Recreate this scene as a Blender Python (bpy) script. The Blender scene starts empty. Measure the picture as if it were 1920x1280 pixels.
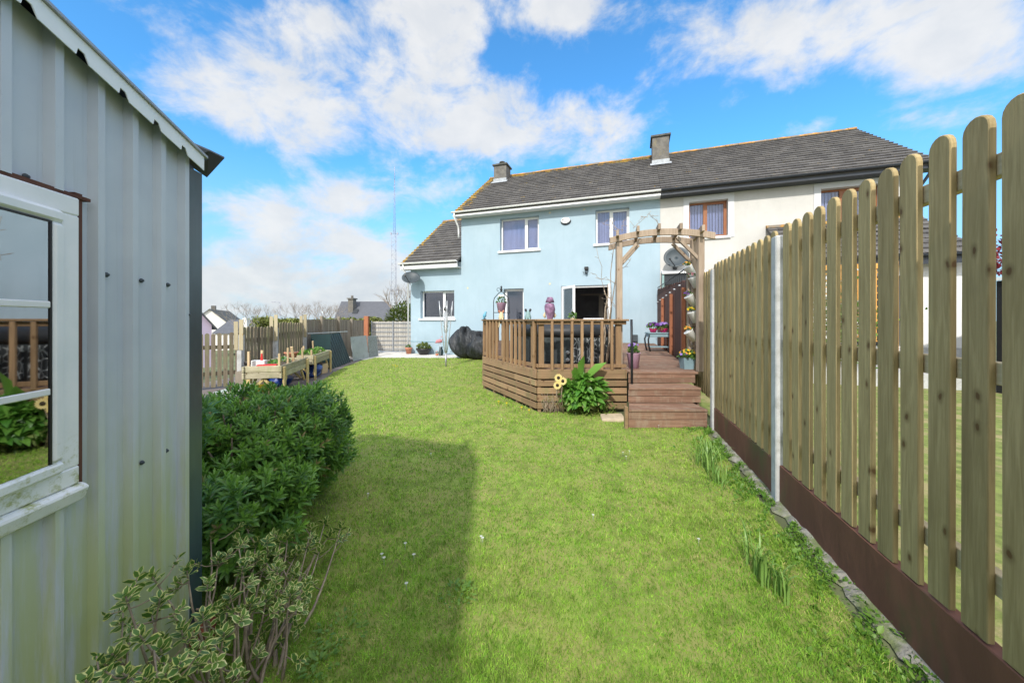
import bpy, math, random
import numpy as np
from mathutils import Vector, Matrix
random.seed(7); rng=np.random.default_rng(11)
R=math.radians; PI=math.pi
sc=bpy.context.scene; COL=sc.collection
F=680.0; CX=960.0; HY=600.0; EYE=1.4
def W(px,py,Y): return Vector(((px-CX)/F*Y, Y, EYE+(HY-py)/F*Y))
def G(px,py,h=0.0):
    Y=F*(EYE-h)/(py-HY); return Vector(((px-CX)/F*Y,Y,h))
# ------------------------------------------------------------------ mesh builder
class MB:
    def __init__(s,M=None): s.v=[];s.f=[];s.r=[];s.uv={};s.sm=[];s.M=M or Matrix.Identity(4);s.rnd=0.5
    def vert(s,p):
        s.v.append(s.M@Vector(p)); s.r.append(s.rnd); return len(s.v)-1
    def face(s,idx,uv=None,smooth=False):
        s.f.append(tuple(idx)); s.sm.append(smooth)
        if uv: s.uv[len(s.f)-1]=uv
    def poly(s,pts,uv=None,smooth=False): s.face([s.vert(p) for p in pts],uv,smooth)
    def box(s,a,b,taper=0):
        x0,y0,z0=a;x1,y1,z1=b
        if x0>x1:x0,x1=x1,x0
        if y0>y1:y0,y1=y1,y0
        if z0>z1:z0,z1=z1,z0
        P=[(x0,y0,z0),(x1,y0,z0),(x1,y1,z0),(x0,y1,z0),(x0,y0,z1),(x1,y0,z1),(x1,y1,z1),(x0,y1,z1)]
        i=[s.vert(p) for p in P]
        for f in ((0,3,2,1),(4,5,6,7),(0,1,5,4),(1,2,6,5),(2,3,7,6),(3,0,4,7)): s.face([i[k] for k in f])
    def bar(s,p,q,w,d,up=(0,0,1)):
        p=Vector(p);q=Vector(q);z=(q-p).normalized();u=Vector(up)
        if abs(z.dot(u))>.98:u=Vector((0,1,0))
        x=z.cross(u).normalized();y=z.cross(x).normalized()
        i=[]
        for e in (p,q):
            for a,b in ((-1,-1),(1,-1),(1,1),(-1,1)): i.append(s.vert(e+x*a*w/2+y*b*d/2))
        for f in ((0,1,2,3),(7,6,5,4),(0,4,5,1),(1,5,6,2),(2,6,7,3),(3,7,4,0)): s.face([i[k] for k in f])
    def tube(s,pts,rad,seg=6,caps=True):
        pts=[Vector(p) for p in pts]; n=len(pts)
        if not hasattr(rad,'__len__'): rad=[rad]*n
        prev=None; rings=[]
        for k,p in enumerate(pts):
            t=(pts[min(k+1,n-1)]-pts[max(k-1,0)])
            t=t.normalized() if t.length>1e-9 else Vector((0,0,1))
            a=prev if prev else (Vector((1,0,0)) if abs(t.x)<.8 else Vector((0,1,0)))
            x=(a-t*a.dot(t)).normalized(); prev=x; y=t.cross(x)
            rings.append([s.vert(p+(x*math.cos(2*PI*j/seg)+y*math.sin(2*PI*j/seg))*rad[k]) for j in range(seg)])
        for k in range(n-1):
            for j in range(seg):
                a,b=rings[k],rings[k+1]; s.face((a[j],a[(j+1)%seg],b[(j+1)%seg],b[j]),None,True)
        if caps: s.face(rings[0][::-1]); s.face(rings[-1])
    def lathe(s,prof,seg=20,c=(0,0,0),closed=True,wob=0,sq=0):
        c=Vector(c); rings=[]
        for k,(r,z) in enumerate(prof):
            ring=[]
            for j in range(seg):
                a=2*PI*j/seg; rr=r*(1+wob*math.sin(3*a+k*.9)+wob*.7*math.sin(7*a+k*2.3))
                ring.append(s.vert(c+Vector((rr*math.cos(a),rr*math.sin(a),z))))
            rings.append(ring)
        for k in range(len(prof)-1):
            for j in range(seg):
                a,b=rings[k],rings[k+1]; s.face((a[j],a[(j+1)%seg],b[(j+1)%seg],b[j]),None,True)
        if closed: s.face(rings[0][::-1]); s.face(rings[-1])
    def prism(s,outline,axis_pts):
        """outline: list of 3-D points; extruded by vector axis_pts"""
        d=Vector(axis_pts); a=[s.vert(p) for p in outline]; b=[s.vert(Vector(p)+d) for p in outline]; n=len(a)
        s.face(a); s.face(b[::-1])
        for k in range(n): s.face((a[k],b[k],b[(k+1)%n],a[(k+1)%n]))
def wloc(o):
    v=Vector((0,0,0))
    while o: v=v+o.location; o=o.parent
    return v
def link(o,parent=None):
    COL.objects.link(o)
    if parent: o.parent=parent
    return o
def props(o,label=None,cat=None,group=None,kind=None):
    if label:o['label']=label
    if cat:o['category']=cat
    if group:o['group']=group
    if kind:o['kind']=kind
    return o
def thing(name,label,cat,loc=(0,0,0),group=None,rz=0):
    o=bpy.data.objects.new(name,None); o.empty_display_size=.1; link(o); o.location=loc; o.rotation_euler=(0,0,rz)
    return props(o,label,cat,group)
def build(mb,name,mat,parent=None,loc=None,label=None,local=False,bevel=0):
    me=bpy.data.meshes.new(name)
    off=Vector((0,0,0))
    if not local:
        off=wloc(parent) if parent else Vector(loc or (0,0,0))
    me.from_pydata([tuple(v-off) for v in mb.v],[],mb.f)
    me.polygons.foreach_set('use_smooth',mb.sm)
    if mb.uv:
        l=me.uv_layers.new(name='UVMap')
        for fi,uv in mb.uv.items():
            p=me.polygons[fi]
            for k,li in enumerate(p.loop_indices): l.data[li].uv=uv[k]
    a=me.attributes.new('rnd','FLOAT','POINT'); a.data.foreach_set('value',mb.r)
    me.materials.append(MAT[mat]); me.update()
    o=bpy.data.objects.new(name,me); link(o,parent)
    if parent is None: o.location=loc or (0,0,0)
    if label:o['label']=label
    if bevel:
        m=o.modifiers.new('b','BEVEL'); m.width=bevel; m.segments=1; m.limit_method='ANGLE'
    return o
def one(mb,name,mat,label,cat,group=None,bevel=0,kind=None,loc=None):
    if loc is None:
        xs=[v.x for v in mb.v];ys=[v.y for v in mb.v];zs=[v.z for v in mb.v]
        loc=((min(xs)+max(xs))/2,(min(ys)+max(ys))/2,min(zs))
    o=build(mb,name,mat,None,loc,bevel=bevel)
    return props(o,label,cat,group,kind)
def mesh_np(name,V,Fc,mat,parent=None,rnd=None,uv=None,off=(0,0,0),smooth=False):
    V=np.asarray(V,dtype=np.float32)-np.asarray(off,dtype=np.float32); Fc=np.asarray(Fc,dtype=np.int32)
    me=bpy.data.meshes.new(name); k=Fc.shape[1]; n=len(Fc)
    me.vertices.add(len(V)); me.vertices.foreach_set('co',V.ravel())
    me.loops.add(n*k); me.loops.foreach_set('vertex_index',Fc.ravel())
    me.polygons.add(n); me.polygons.foreach_set('loop_start',np.arange(0,n*k,k,dtype=np.int32))
    me.polygons.foreach_set('loop_total',np.full(n,k,dtype=np.int32))
    if smooth: me.polygons.foreach_set('use_smooth',np.ones(n,dtype=bool))
    if rnd is not None:
        a=me.attributes.new('rnd','FLOAT','POINT'); a.data.foreach_set('value',np.asarray(rnd,dtype=np.float32))
    if uv is not None:
        l=me.uv_layers.new(name='UVMap'); l.data.foreach_set('uv',np.asarray(uv,dtype=np.float32)[Fc.ravel()].ravel())
    me.update(calc_edges=True); me.materials.append(MAT[mat])
    o=bpy.data.objects.new(name,me); link(o,parent)
    return o
# ------------------------------------------------------------------ materials
MAT={}
class NT:
    def __init__(s,name):
        m=bpy.data.materials.new(name); m.use_nodes=True; MAT[name]=m; s.m=m; s.t=m.node_tree; s.t.nodes.clear()
        s.out=s.n('ShaderNodeOutputMaterial')
    def n(s,ty,**k):
        nd=s.t.nodes.new(ty)
        for a,b in k.items(): setattr(nd,a,b)
        return nd
    def l(s,a,b): s.t.links.new(a,b)
    def put(s,sock,v):
        if hasattr(v,'is_output'): s.l(v,sock)
        else:
            if hasattr(v,'__len__') and len(v)==3 and sock.type=='RGBA': v=(*v,1)
            sock.default_value=v
    def math(s,op,a,b=None,c=None,clamp=False):
        nd=s.n('ShaderNodeMath',operation=op,use_clamp=clamp); s.put(nd.inputs[0],a)
        if b is not None:s.put(nd.inputs[1],b)
        if c is not None:s.put(nd.inputs[2],c)
        return nd.outputs[0]
    def mapr(s,v,a,b,c=0,d=1,smooth=True):
        nd=s.n('ShaderNodeMapRange'); nd.interpolation_type='SMOOTHSTEP' if smooth else 'LINEAR'
        s.put(nd.inputs[0],v)
        for i,x in enumerate((a,b,c,d)): s.put(nd.inputs[i+1],x)
        return nd.outputs[0]
    def mix(s,f,a,b,mode='MIX'):
        nd=s.n('ShaderNodeMix',data_type='RGBA',blend_type=mode); s.put(nd.inputs[0],f); s.put(nd.inputs[6],a); s.put(nd.inputs[7],b); return nd.outputs[2]
    def noise(s,vec,scale,detail=4,rough=.55,dist=0):
        nd=s.n('ShaderNodeTexNoise'); s.put(nd.inputs['Vector'],vec); nd.inputs['Scale'].default_value=scale; nd.inputs['Detail'].default_value=detail
        nd.inputs['Roughness'].default_value=rough; nd.inputs['Distortion'].default_value=dist; return nd.outputs['Fac']
    def obj(s): return s.n('ShaderNodeTexCoord').outputs['Object']
    def geo(s): return s.n('ShaderNodeNewGeometry').outputs['Position']
    def vec(s,v,sc=(1,1,1),add=None):
        nd=s.n('ShaderNodeVectorMath',operation='MULTIPLY'); s.put(nd.inputs[0],v); nd.inputs[1].default_value=sc; o=nd.outputs[0]
        if add is not None:
            n2=s.n('ShaderNodeVectorMath',operation='ADD'); s.l(o,n2.inputs[0]); s.put(n2.inputs[1],add); o=n2.outputs[0]
        return o
    def comb(s,x,y,z):
        nd=s.n('ShaderNodeCombineXYZ')
        for i,v in enumerate((x,y,z)): s.put(nd.inputs[i],v)
        return nd.outputs[0]
    def sep(s,v):
        nd=s.n('ShaderNodeSeparateXYZ'); s.put(nd.inputs[0],v); return nd.outputs
    def attr(s,name='rnd'): return s.n('ShaderNodeAttribute',attribute_name=name).outputs['Fac']
    def bump(s,h,st,dist=.01):
        nd=s.n('ShaderNodeBump'); nd.inputs['Strength'].default_value=st; nd.inputs['Distance'].default_value=dist; s.l(h,nd.inputs['Height']); return nd.outputs[0]
    def bsdf(s,col,rough=.6,metal=0,spec=.5,normal=None,trans=0,alpha=None):
        b=s.n('ShaderNodeBsdfPrincipled'); s.put(b.inputs['Base Color'],col); s.put(b.inputs['Roughness'],rough); s.put(b.inputs['Metallic'],metal)
        b.inputs['Specular IOR Level'].default_value=spec
        if normal is not None: s.l(normal,b.inputs['Normal'])
        if trans:
            t=s.n('ShaderNodeBsdfTranslucent'); s.put(t.inputs[0],col); m=s.n('ShaderNodeMixShader'); m.inputs[0].default_value=trans
            s.l(b.outputs[0],m.inputs[1]); s.l(t.outputs[0],m.inputs[2]); return m.outputs[0]
        return b.outputs[0]
    def fin(s,sh): s.l(sh,s.out.inputs[0])
def mul(c,k): return tuple(min(1,x*k) for x in c)
def mk(name,col,rough=.7,var=.2,scale=6,stretch=(1,1,1),bump=0,bscale=60,metal=0,spec=.4,col2=None,c2scale=3,thr=.58,w=.08,rnd=0,trans=0):
    t=NT(name); o=t.vec(t.obj(),stretch)
    r=t.attr()
    if rnd: o=t.vec(t.obj(),stretch,t.comb(t.math('MULTIPLY',r,37.),t.math('MULTIPLY',r,19.),t.math('MULTIPLY',r,71.)))
    f=t.noise(o,scale,5,.6)
    c=t.mix(t.mapr(f,.3,.7),mul(col,1-var),mul(col,1+var))
    if col2: c=t.mix(t.mapr(t.noise(o,c2scale,6,.65),thr-w,thr+w),c,col2)
    if rnd:
        c=t.mix(1.0,c,t.comb(*[t.math('MULTIPLY_ADD',r,rnd*2,1-rnd)]*3),'MULTIPLY')
    nrm=t.bump(t.noise(o,bscale,4,.6),bump) if bump else None
    t.fin(t.bsdf(c,rough,metal,spec,nrm,trans)); return t.m
def wood(name,c1,c2,knot,dark,grain=(1,1,.06),knots=True,algae=None,rough=.75,gs=60,rv=.18):
    t=NT(name); r=t.attr(); off=t.comb(t.math('MULTIPLY',r,41.),t.math('MULTIPLY',r,23.),t.math('MULTIPLY',r,57.))
    base=t.vec(t.obj(),(1,1,1),off); g=t.vec(base,grain)
    n1=t.noise(g,gs,5,.65,.6); n2=t.noise(g,gs*.25,3,.5,.3)
    c=t.mix(t.mapr(n1,.3,.72),c1,c2); c=t.mix(t.mapr(n2,.5,.75,0,.55),c,dark)
    big=t.noise(base,2.2,4,.6); c=t.mix(t.mapr(big,.45,.75,0,.4),c,mul(c1,.8))
    h=n1
    if knots:
        v=t.n('ShaderNodeTexVoronoi',voronoi_dimensions='2D'); v.inputs['Scale'].default_value=5.2; v.inputs['Randomness'].default_value=1
        xx,yy,zz=t.sep(base); wob=t.math('MULTIPLY_ADD',t.noise(base,18,2,.5),.03,-.015)
        t.l(t.comb(t.math('ADD',t.math('ADD',xx,yy),wob),t.math('MULTIPLY',zz,.7),0),v.inputs['Vector']); d=v.outputs['Distance']
        on=t.mapr(t.sep(v.outputs['Color'])[0],.55,.56); k=t.math('MULTIPLY',t.mapr(d,.03,.062,1,0),on); c=t.mix(t.math('MULTIPLY',t.mapr(d,.05,.14,.7,0),on),c,dark); c=t.mix(t.math('MULTIPLY',k,.9),c,knot)
    if algae: 
        z=t.sep(t.obj())[2]; c=t.mix(t.math('MULTIPLY',t.mapr(t.noise(t.vec(base,(1,1,.3)),7,5,.7),.45,.7),algae[1]),c,algae[0])
    c=t.mix(1.0,c,t.comb(*[t.math('MULTIPLY_ADD',r,rv*2,1-rv)]*3),'MULTIPLY')
    t.fin(t.bsdf(c,rough,0,.3,t.bump(h,.35,.004)))
wood('pale_wood',(.32,.238,.108),(.47,.36,.178),(.13,.065,.025),(.20,.14,.06),rv=.16)
wood('old_pale',(.15,.12,.085),(.24,.20,.14),(.1,.07,.04),(.11,.09,.06),algae=((.17,.19,.08),.6),rv=.3)
wood('old_panel',(.22,.185,.145),(.30,.26,.21),(.1,.07,.04),(.14,.115,.09),algae=((.2,.19,.12),.4))
wood('new_post',(.36,.31,.20),(.45,.39,.26),(.3,.17,.06),(.40,.31,.15))
wood('deck_wood',(.25,.155,.085),(.34,.22,.125),(.1,.05,.025),(.17,.1,.055),grain=(.06,.06,1.2),gs=45,rv=.22,algae=((.17,.18,.08),.45))
wood('deck_floor',(.17,.095,.065),(.29,.175,.12),(.1,.05,.025),(.10,.055,.038),grain=(.06,.8,1),gs=45,knots=False,rv=.2,algae=((.30,.25,.19),.55))
wood('rail_wood',(.235,.145,.08),(.34,.215,.115),(.12,.06,.025),(.2,.115,.05),rv=.25)
wood('arch_wood',(.27,.205,.15),(.38,.30,.225),(.16,.09,.05),(.27,.19,.13))
wood('planter_wood',(.33,.29,.19),(.47,.42,.30),(.12,.07,.03),(.2,.17,.1),grain=(.08,.08,1),algae=((.22,.25,.11),.5))
wood('planter_leg',(.45,.34,.15),(.55,.44,.22),(.2,.1,.03),(.35,.25,.1))
wood('stake_wood',(.52,.38,.22),(.62,.47,.29),(.3,.17,.08),(.42,.3,.17))
wood('brown_fence',(.10,.042,.028),(.15,.065,.042),(.04,.02,.01),(.06,.025,.018),rv=.35)
wood('rust_wood',(.33,.12,.06),(.40,.16,.08),(.2,.07,.03),(.24,.08,.04),rv=.3)
wood('orange_wood',(.62,.30,.07),(.72,.37,.10),(.4,.15,.03),(.5,.23,.05))
mk('concrete',(.47,.47,.46),.85,.12,9,bump=.3,bscale=120,col2=(.36,.36,.34),c2scale=5)
mk('path_concrete',(.62,.60,.56),.85,.1,4,bump=.2,col2=(.45,.43,.39),c2scale=1.6,thr=.6)
mk('rubble',(.27,.255,.215),.9,.3,14,bump=.8,bscale=50,col2=(.16,.19,.08),c2scale=6,thr=.5)
mk('soil',(.10,.075,.055),.95,.3,10,bump=.8,bscale=40)
mk('membrane',(.16,.14,.135),.85,.25,5,bump=.4,bscale=14,col2=(.24,.21,.19),c2scale=2)
mk('ground',(.13,.15,.07),.95,.3,.5)
mk('lawn_base',(.19,.24,.05),.95,.3,4,col2=(.25,.26,.075),c2scale=3,thr=.5)
mk('neighbour_lawn',(.17,.21,.05),.95,.3,9,bump=.6,bscale=60,col2=(.30,.26,.12),c2scale=3,thr=.55)
mk('gravel_board',(.19,.08,.05),.8,.18,5,bump=.25,bscale=30,col2=(.07,.115,.035),c2scale=2.6,thr=.60,w=.14,stretch=(1,1,.45))
mk('white_pvc',(.80,.80,.79),.35,.02,2)
mk('white_flash',(.80,.83,.82),.35,.03,4)
mk('dark_metal',(.02,.027,.03),.45,.2,3,spec=.5)
mk('trim_metal',(.045,.08,.095),.22,.3,3,stretch=(1,1,.3),metal=.0,spec=.8)
mk('gutter_dark',(.03,.035,.045),.4,.1,3)
mk('blue_wall_dark',(.21,.36,.42),.85,.05,3)
mk('cream_trim',(.60,.605,.615),.7,.04,3)
mk('brown_pvc',(.30,.115,.045),.4,.1,20,stretch=(1,1,.2))
mk('chimney',(.15,.14,.125),.9,.25,5,bump=.5,bscale=30,col2=(.22,.19,.12),c2scale=3,thr=.63)
mk('chimney_cap',(.10,.10,.09),.9,.25,8)
mk('lead',(.36,.38,.40),.6,.15,8)
mk('dish_grey',(.05,.065,.075),.5,.08,3)
mk('black_plastic',(.02,.02,.022),.4,.1,4)
mk('black_iron',(.015,.017,.02),.5,.1,4)
mk('black_cover',(.024,.027,.031),.5,.35,4,spec=.4)
t=NT('creased_cover'); o=t.obj(); f=t.noise(t.vec(o,(1,1,.5)),4.5,5,.55,1.4); t.fin(t.bsdf(t.mix(t.mapr(f,.3,.7),(.02,.023,.027),(.038,.042,.048)),.48,0,.4,t.bump(f,1.0,.09)))
mk('tub_black',(.035,.042,.045),.55,.25,9,bump=.3,bscale=50)
mk('tub_panel',(.035,.045,.046),.6,.35,22,bump=.3,bscale=60)
mk('steel',(.42,.43,.44),.4,.08,5,metal=.6)
mk('aluminium',(.55,.57,.58),.35,.06,5,metal=.5)
mk('terracotta',(.48,.20,.12),.8,.15,8)
mk('lilac',(.50,.31,.42),.5,.05,5)
mk('purple_cloth',(.26,.15,.24),.85,.45,9,bump=.8,bscale=18,col2=(.16,.09,.15),c2scale=12,thr=.55)
mk('cream_cloth',(.62,.5,.3),.8,.1,5)
mk('grey_blue',(.22,.33,.37),.6,.1,5)
mk('blue_grey_pot',(.21,.31,.35),.5,.08,8)
mk('magenta',(.75,.03,.16),.4,.1,4)
mk('white_pot',(.72,.72,.70),.45,.05,5)
mk('sage',(.22,.34,.33),.6,.1,8)
mk('bird_blue',(.14,.38,.52),.4,.15,20)
mk('stone_slab',(.50,.41,.29),.9,.15,10,bump=.4,bscale=60)
mk('blue_tarp',(.01,.04,.22),.35,.3,12,bump=.9,bscale=14)
mk('yellow_tub',(.40,.33,.02),.5,.1,5)
mk('green_sheet',(.012,.035,.038),.42,.2,3,spec=.4)
mk('grey_sheet',(.33,.37,.385),.6,.1,3,col2=(.27,.3,.3),c2scale=6)
mk('galv_sheet',(.22,.25,.25),.55,.25,14)
mk('barrow',(.44,.50,.47),.5,.15,6)
mk('barrow_in',(.48,.45,.40),.8,.15,6)
mk('red_paint',(.6,.03,.03),.4,.1,5)
mk('brick_red',(.28,.08,.045),.9,.3,15,bump=.6,bscale=50)
mk('gate_wood',(.40,.38,.34),.8,.12,8,stretch=(1,1,.2),rnd=.12)
mk('gate_metal',(.25,.27,.30),.45,.05,5)
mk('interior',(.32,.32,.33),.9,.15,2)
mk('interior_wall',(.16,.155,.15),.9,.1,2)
mk('interior_door',(.5,.44,.36),.7,.05,2)
mk('blind',(.46,.49,.56),.7,.05,4,rnd=.10)
mk('dark_blind',(.03,.04,.038),.8,.05,3)
mk('black_timber',(.012,.012,.013),.9,.3,8,stretch=(1,1,.1))
mk('roof_far',(.10,.105,.12),.8,.12,2,stretch=(1,1,4))
mk('roof_brown',(.13,.12,.105),.8,.15,2,stretch=(1,1,4),col2=(.35,.30,.12),c2scale=.8,thr=.62)
mk('far_white',(.80,.77,.72),.9,.03,1)
mk('far_pink',(.58,.47,.60),.9,.03,1)
mk('window_dark',(.03,.035,.04),.2,.1,2)
mk('mast',(.33,.34,.40),.6,.05,1)
mk('bark',(.16,.12,.09),.9,.3,20,bump=.5,bscale=60)
mk('bark_pale',(.34,.27,.20),.9,.25,30,bump=.5,bscale=80)
mk('twig_far',(.30,.25,.21),.9,.2,3)
mk('red_leaf',(.22,.02,.03),.6,.3,8,rnd=.3,trans=.2)
mk('roof_red',(.3,.07,.05),.8,.2,6)
def leafmat(name,c1,c2,rough=.4,trans=.25,c3=None):
    t=NT(name); r=t.attr(); f=t.noise(t.obj(),3.0,3,.6)
    c=t.mix(t.math('ADD',t.math('MULTIPLY',r,.75),t.math('MULTIPLY',f,.25)),c1,c2)
    if c3: c=t.mix(t.mapr(r,.9,.97),c,c3)
    t.fin(t.bsdf(c,rough,0,.45,None,trans))
leafmat('hebe_leaf',(.045,.14,.035),(.27,.50,.06),.32,.28,(.30,.24,.11))
leafmat('weed_leaf',(.06,.17,.02),(.20,.34,.05),.5,.3)
leafmat('lush_leaf',(.05,.19,.02),(.22,.42,.07),.38,.3,(.45,.5,.2))
leafmat('daffodil_leaf',(.13,.27,.05),(.30,.46,.12),.42,.25)
leafmat('hedge_leaf',(.10,.14,.03),(.27,.28,.07),.7,.2)
leafmat('conifer_leaf',(.05,.10,.02),(.2,.24,.05),.7,.2)
leafmat('pot_leaf',(.04,.11,.02),(.14,.25,.05),.5,.2)
leafmat('petal_purple',(.07,.01,.17),(.22,.05,.36),.6,.2)
leafmat('petal_violet',(.20,.10,.45),(.42,.28,.66),.6,.2)
leafmat('petal_yellow',(.75,.48,.01),(.85,.62,.03),.6,.2)
leafmat('petal_orange',(.65,.25,.02),(.75,.42,.03),.6,.2)
leafmat('petal_white',(.75,.73,.70),(.8,.8,.8),.6,.2)
leafmat('petal_cream',(.82,.62,.22),(.85,.72,.35),.6,.2)
leafmat('petal_pink',(.55,.16,.2),(.72,.35,.36),.6,.2)
mk('seed_head',(.03,.02,.012),.9,.2,40)
# variegated leaf: cream margin, green middle (uv.x = 0 midrib .. 1 edge)
t=NT('variegated_leaf'); r=t.attr(); u=t.sep(t.n('ShaderNodeUVMap').outputs[0]); 
e=t.math('ADD',u[0],t.math('MULTIPLY_ADD',t.noise(t.obj(),60,3,.6),.5,-.25))
c=t.mix(t.mapr(e,.58,.78),t.mix(r,(.07,.17,.03),(.17,.30,.05)),t.mix(r,(.66,.68,.22),(.82,.80,.38)))
t.fin(t.bsdf(c,.35,0,.45,None,.2))
# grass blades
t=NT('grass_blade'); r=t.attr(); p=t.geo(); big=t.noise(p,.9,4,.6); med=t.noise(p,5,4,.6)
g=t.mix(t.mapr(r,0,.85,smooth=False),(.15,.36,.03),(.36,.58,.07))
g=t.mix(t.math('MULTIPLY',t.mapr(big,.42,.68),.45),g,(.46,.58,.11))
g=t.mix(t.math('MULTIPLY',t.mapr(med,.52,.72),.5),g,(.12,.28,.02))
worn=t.mapr(t.noise(p,2.3,5,.65),.54,.70); g=t.mix(t.mapr(t.math('SUBTRACT',r,t.math('MULTIPLY_ADD',worn,-.34,.92)),0,.05),g,(.62,.58,.22)); fine=t.mapr(t.noise(p,14,4,.7),.35,.65,.68,1.18); g=t.mix(1.0,g,t.comb(fine,fine,fine),'MULTIPLY')
t.fin(t.bsdf(g,.55,0,.25,None,.35))
# cladding with algae streaks towards its foot
t=NT('cladding'); o=t.obj(); z=t.sep(o)[2]; c=t.mix(t.mapr(t.noise(o,2,4,.6),.3,.7),(.50,.545,.59),(.59,.635,.67))
al=t.math('MULTIPLY',t.mapr(t.noise(t.vec(o,(9,9,.9)),1.6,6,.7),.33,.60),t.mapr(z,1.35,.45))
c=t.mix(t.math('MULTIPLY',al,.85),c,(.46,.52,.22)); c=t.mix(t.mapr(t.noise(t.vec(o,(22,22,.5)),1.2,5,.75),.56,.74,0,.3),c,(.34,.37,.36))
sp=t.mapr(t.noise(o,160,3,.7),.68,.76); c=t.mix(t.math('MULTIPLY',sp,.35),c,(.16,.17,.15))
t.fin(t.bsdf(c,.45,0,.5,t.bump(t.noise(o,7,3,.5),.15,.01)))
# white painted window frame with algae
t=NT('old_frame'); o=t.obj(); z=t.sep(o)[2]; c=t.mix(t.mapr(t.noise(o,6,5,.6),.3,.7),(.76,.79,.79),(.85,.86,.86))
al=t.math('MULTIPLY',t.mapr(t.noise(t.vec(o,(14,14,20)),1.5,6,.75),.48,.68),t.mapr(z,1.10,1.00)); c=t.mix(t.math('MULTIPLY',al,.85),c,(.33,.36,.08))
cr=t.mapr(t.noise(t.vec(o,(3,3,60)),2,6,.8),.74,.78); c=t.mix(t.math('MULTIPLY',cr,.35),c,(.3,.28,.22))
t.fin(t.bsdf(c,.4,0,.45,t.bump(t.noise(o,25,4,.6),.15,.004)))
# stucco
def stucco(name,c1,c2):
    t=NT(name); o=t.obj(); c=t.mix(t.mapr(t.noise(o,1.2,5,.65),.35,.7),c1,c2)
    st=t.mapr(t.noise(t.vec(o,(5,5,.35)),1.3,6,.7),.5,.8); c=t.mix(t.math('MULTIPLY',st,.22),c,mul(c1,.7)); zz=t.sep(o)[2]; dm=t.math('MULTIPLY',t.mapr(t.noise(t.vec(o,(3,3,.8)),1.5,5,.7),.4,.65),t.mapr(zz,1.1,.1)); c=t.mix(t.math('MULTIPLY',dm,.35),c,mul(c1,.62))
    t.fin(t.bsdf(c,.9,0,.2,t.bump(t.noise(o,45,4,.7),.35,.01)))
stucco('blue_stucco',(.335,.44,.505),(.37,.475,.54)); stucco('cream_stucco',(.52,.505,.475),(.57,.555,.525)); stucco('white_stucco',(.72,.71,.68),(.78,.77,.74))
# roof tiles: uv = (metres along, metres up the slope); lichen by ridge and verge
def rooftile(name,lich,uw=.55):
    t=NT(name); uv=t.n('ShaderNodeUVMap').outputs[0]; u,v,_=t.sep(uv)
    b=t.n('ShaderNodeTexBrick'); b.offset=.5; b.inputs['Scale'].default_value=1; b.inputs['Brick Width'].default_value=.33; b.inputs['Row Height'].default_value=.2423
    b.inputs['Mortar Size'].default_value=.006; b.inputs['Mortar Smooth'].default_value=.3; b.inputs['Bias'].default_value=0
    for i,cc in enumerate(((.085,.08,.078),(.14,.132,.125),(.028,.026,.024))): b.inputs[i+1].default_value=(*cc,1)
    t.l(uv,b.inputs['Vector']); c=b.outputs['Color']
    pt=t.noise(uv,2.0,6,.7); c=t.mix(t.mapr(pt,.5,.75,0,.5),c,(.19,.18,.17))
    n=t.noise(uv,3.2,6,.75); edge=t.math('MAXIMUM',t.mapr(v,lich-.55,lich+.05),t.mapr(u,uw,-.05))
    l=t.mapr(t.math('ADD',n,t.math('MULTIPLY',edge,.22)),.62,.70)
    c=t.mix(t.math('MULTIPLY',l,.75),c,t.mix(t.mapr(t.noise(uv,9,3,.5),.4,.6),(.50,.25,.03),(.42,.34,.06)))
    t.fin(t.bsdf(c,.85,0,.25,t.bump(t.math('ADD',t.noise(uv,40,3,.7),b.outputs['Fac']),-.3,.01)))
rooftile('roof_main',4.7,.75); rooftile('roof_left',4.6,.4); rooftile('roof_plain',40)
mk('ridge_tile',(.42,.22,.05),.9,.3,6,col2=(.2,.17,.13),c2scale=4,thr=.5)
# glass
def glass(name,tint,refl,ro=.02,dark=None):
    t=NT(name); g=t.n('ShaderNodeBsdfGlossy'); g.inputs[0].default_value=(.95,.97,1,1); g.inputs[1].default_value=ro
    tr=t.n('ShaderNodeBsdfTransparent'); tr.inputs[0].default_value=(*tint,1)
    lw=t.n('ShaderNodeFresnel'); lw.inputs[0].default_value=1.5; f=t.math('ADD',lw.outputs[0],refl,clamp=True)
    m=t.n('ShaderNodeMixShader'); t.l(f,m.inputs[0]); t.l(tr.outputs[0],m.inputs[1]); t.l(g.outputs[0],m.inputs[2]); t.fin(m.outputs[0])
glass('house_glass',(.78,.80,.9),.015); glass('shed_glass',(.35,.40,.42),.36); glass('door_glass',(.8,.85,.86),.15)
t=NT('lamp_glow'); e=t.n('ShaderNodeEmission'); e.inputs[0].default_value=(1,.75,.45,1); e.inputs[1].default_value=3; t.fin(e.outputs[0])
# hot tub zebra decoration
t=NT('zebra_panel'); v=t.n('ShaderNodeTexVoronoi',feature='DISTANCE_TO_EDGE'); v.inputs['Scale'].default_value=17; t.l(t.vec(t.obj(),(1,1,.55)),v.inputs['Vector'])
t.fin(t.bsdf(t.mix(t.mapr(v.outputs['Distance'],.055,.09),(.27,.29,.29),(.03,.036,.04)),.6,0,.4))
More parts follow.
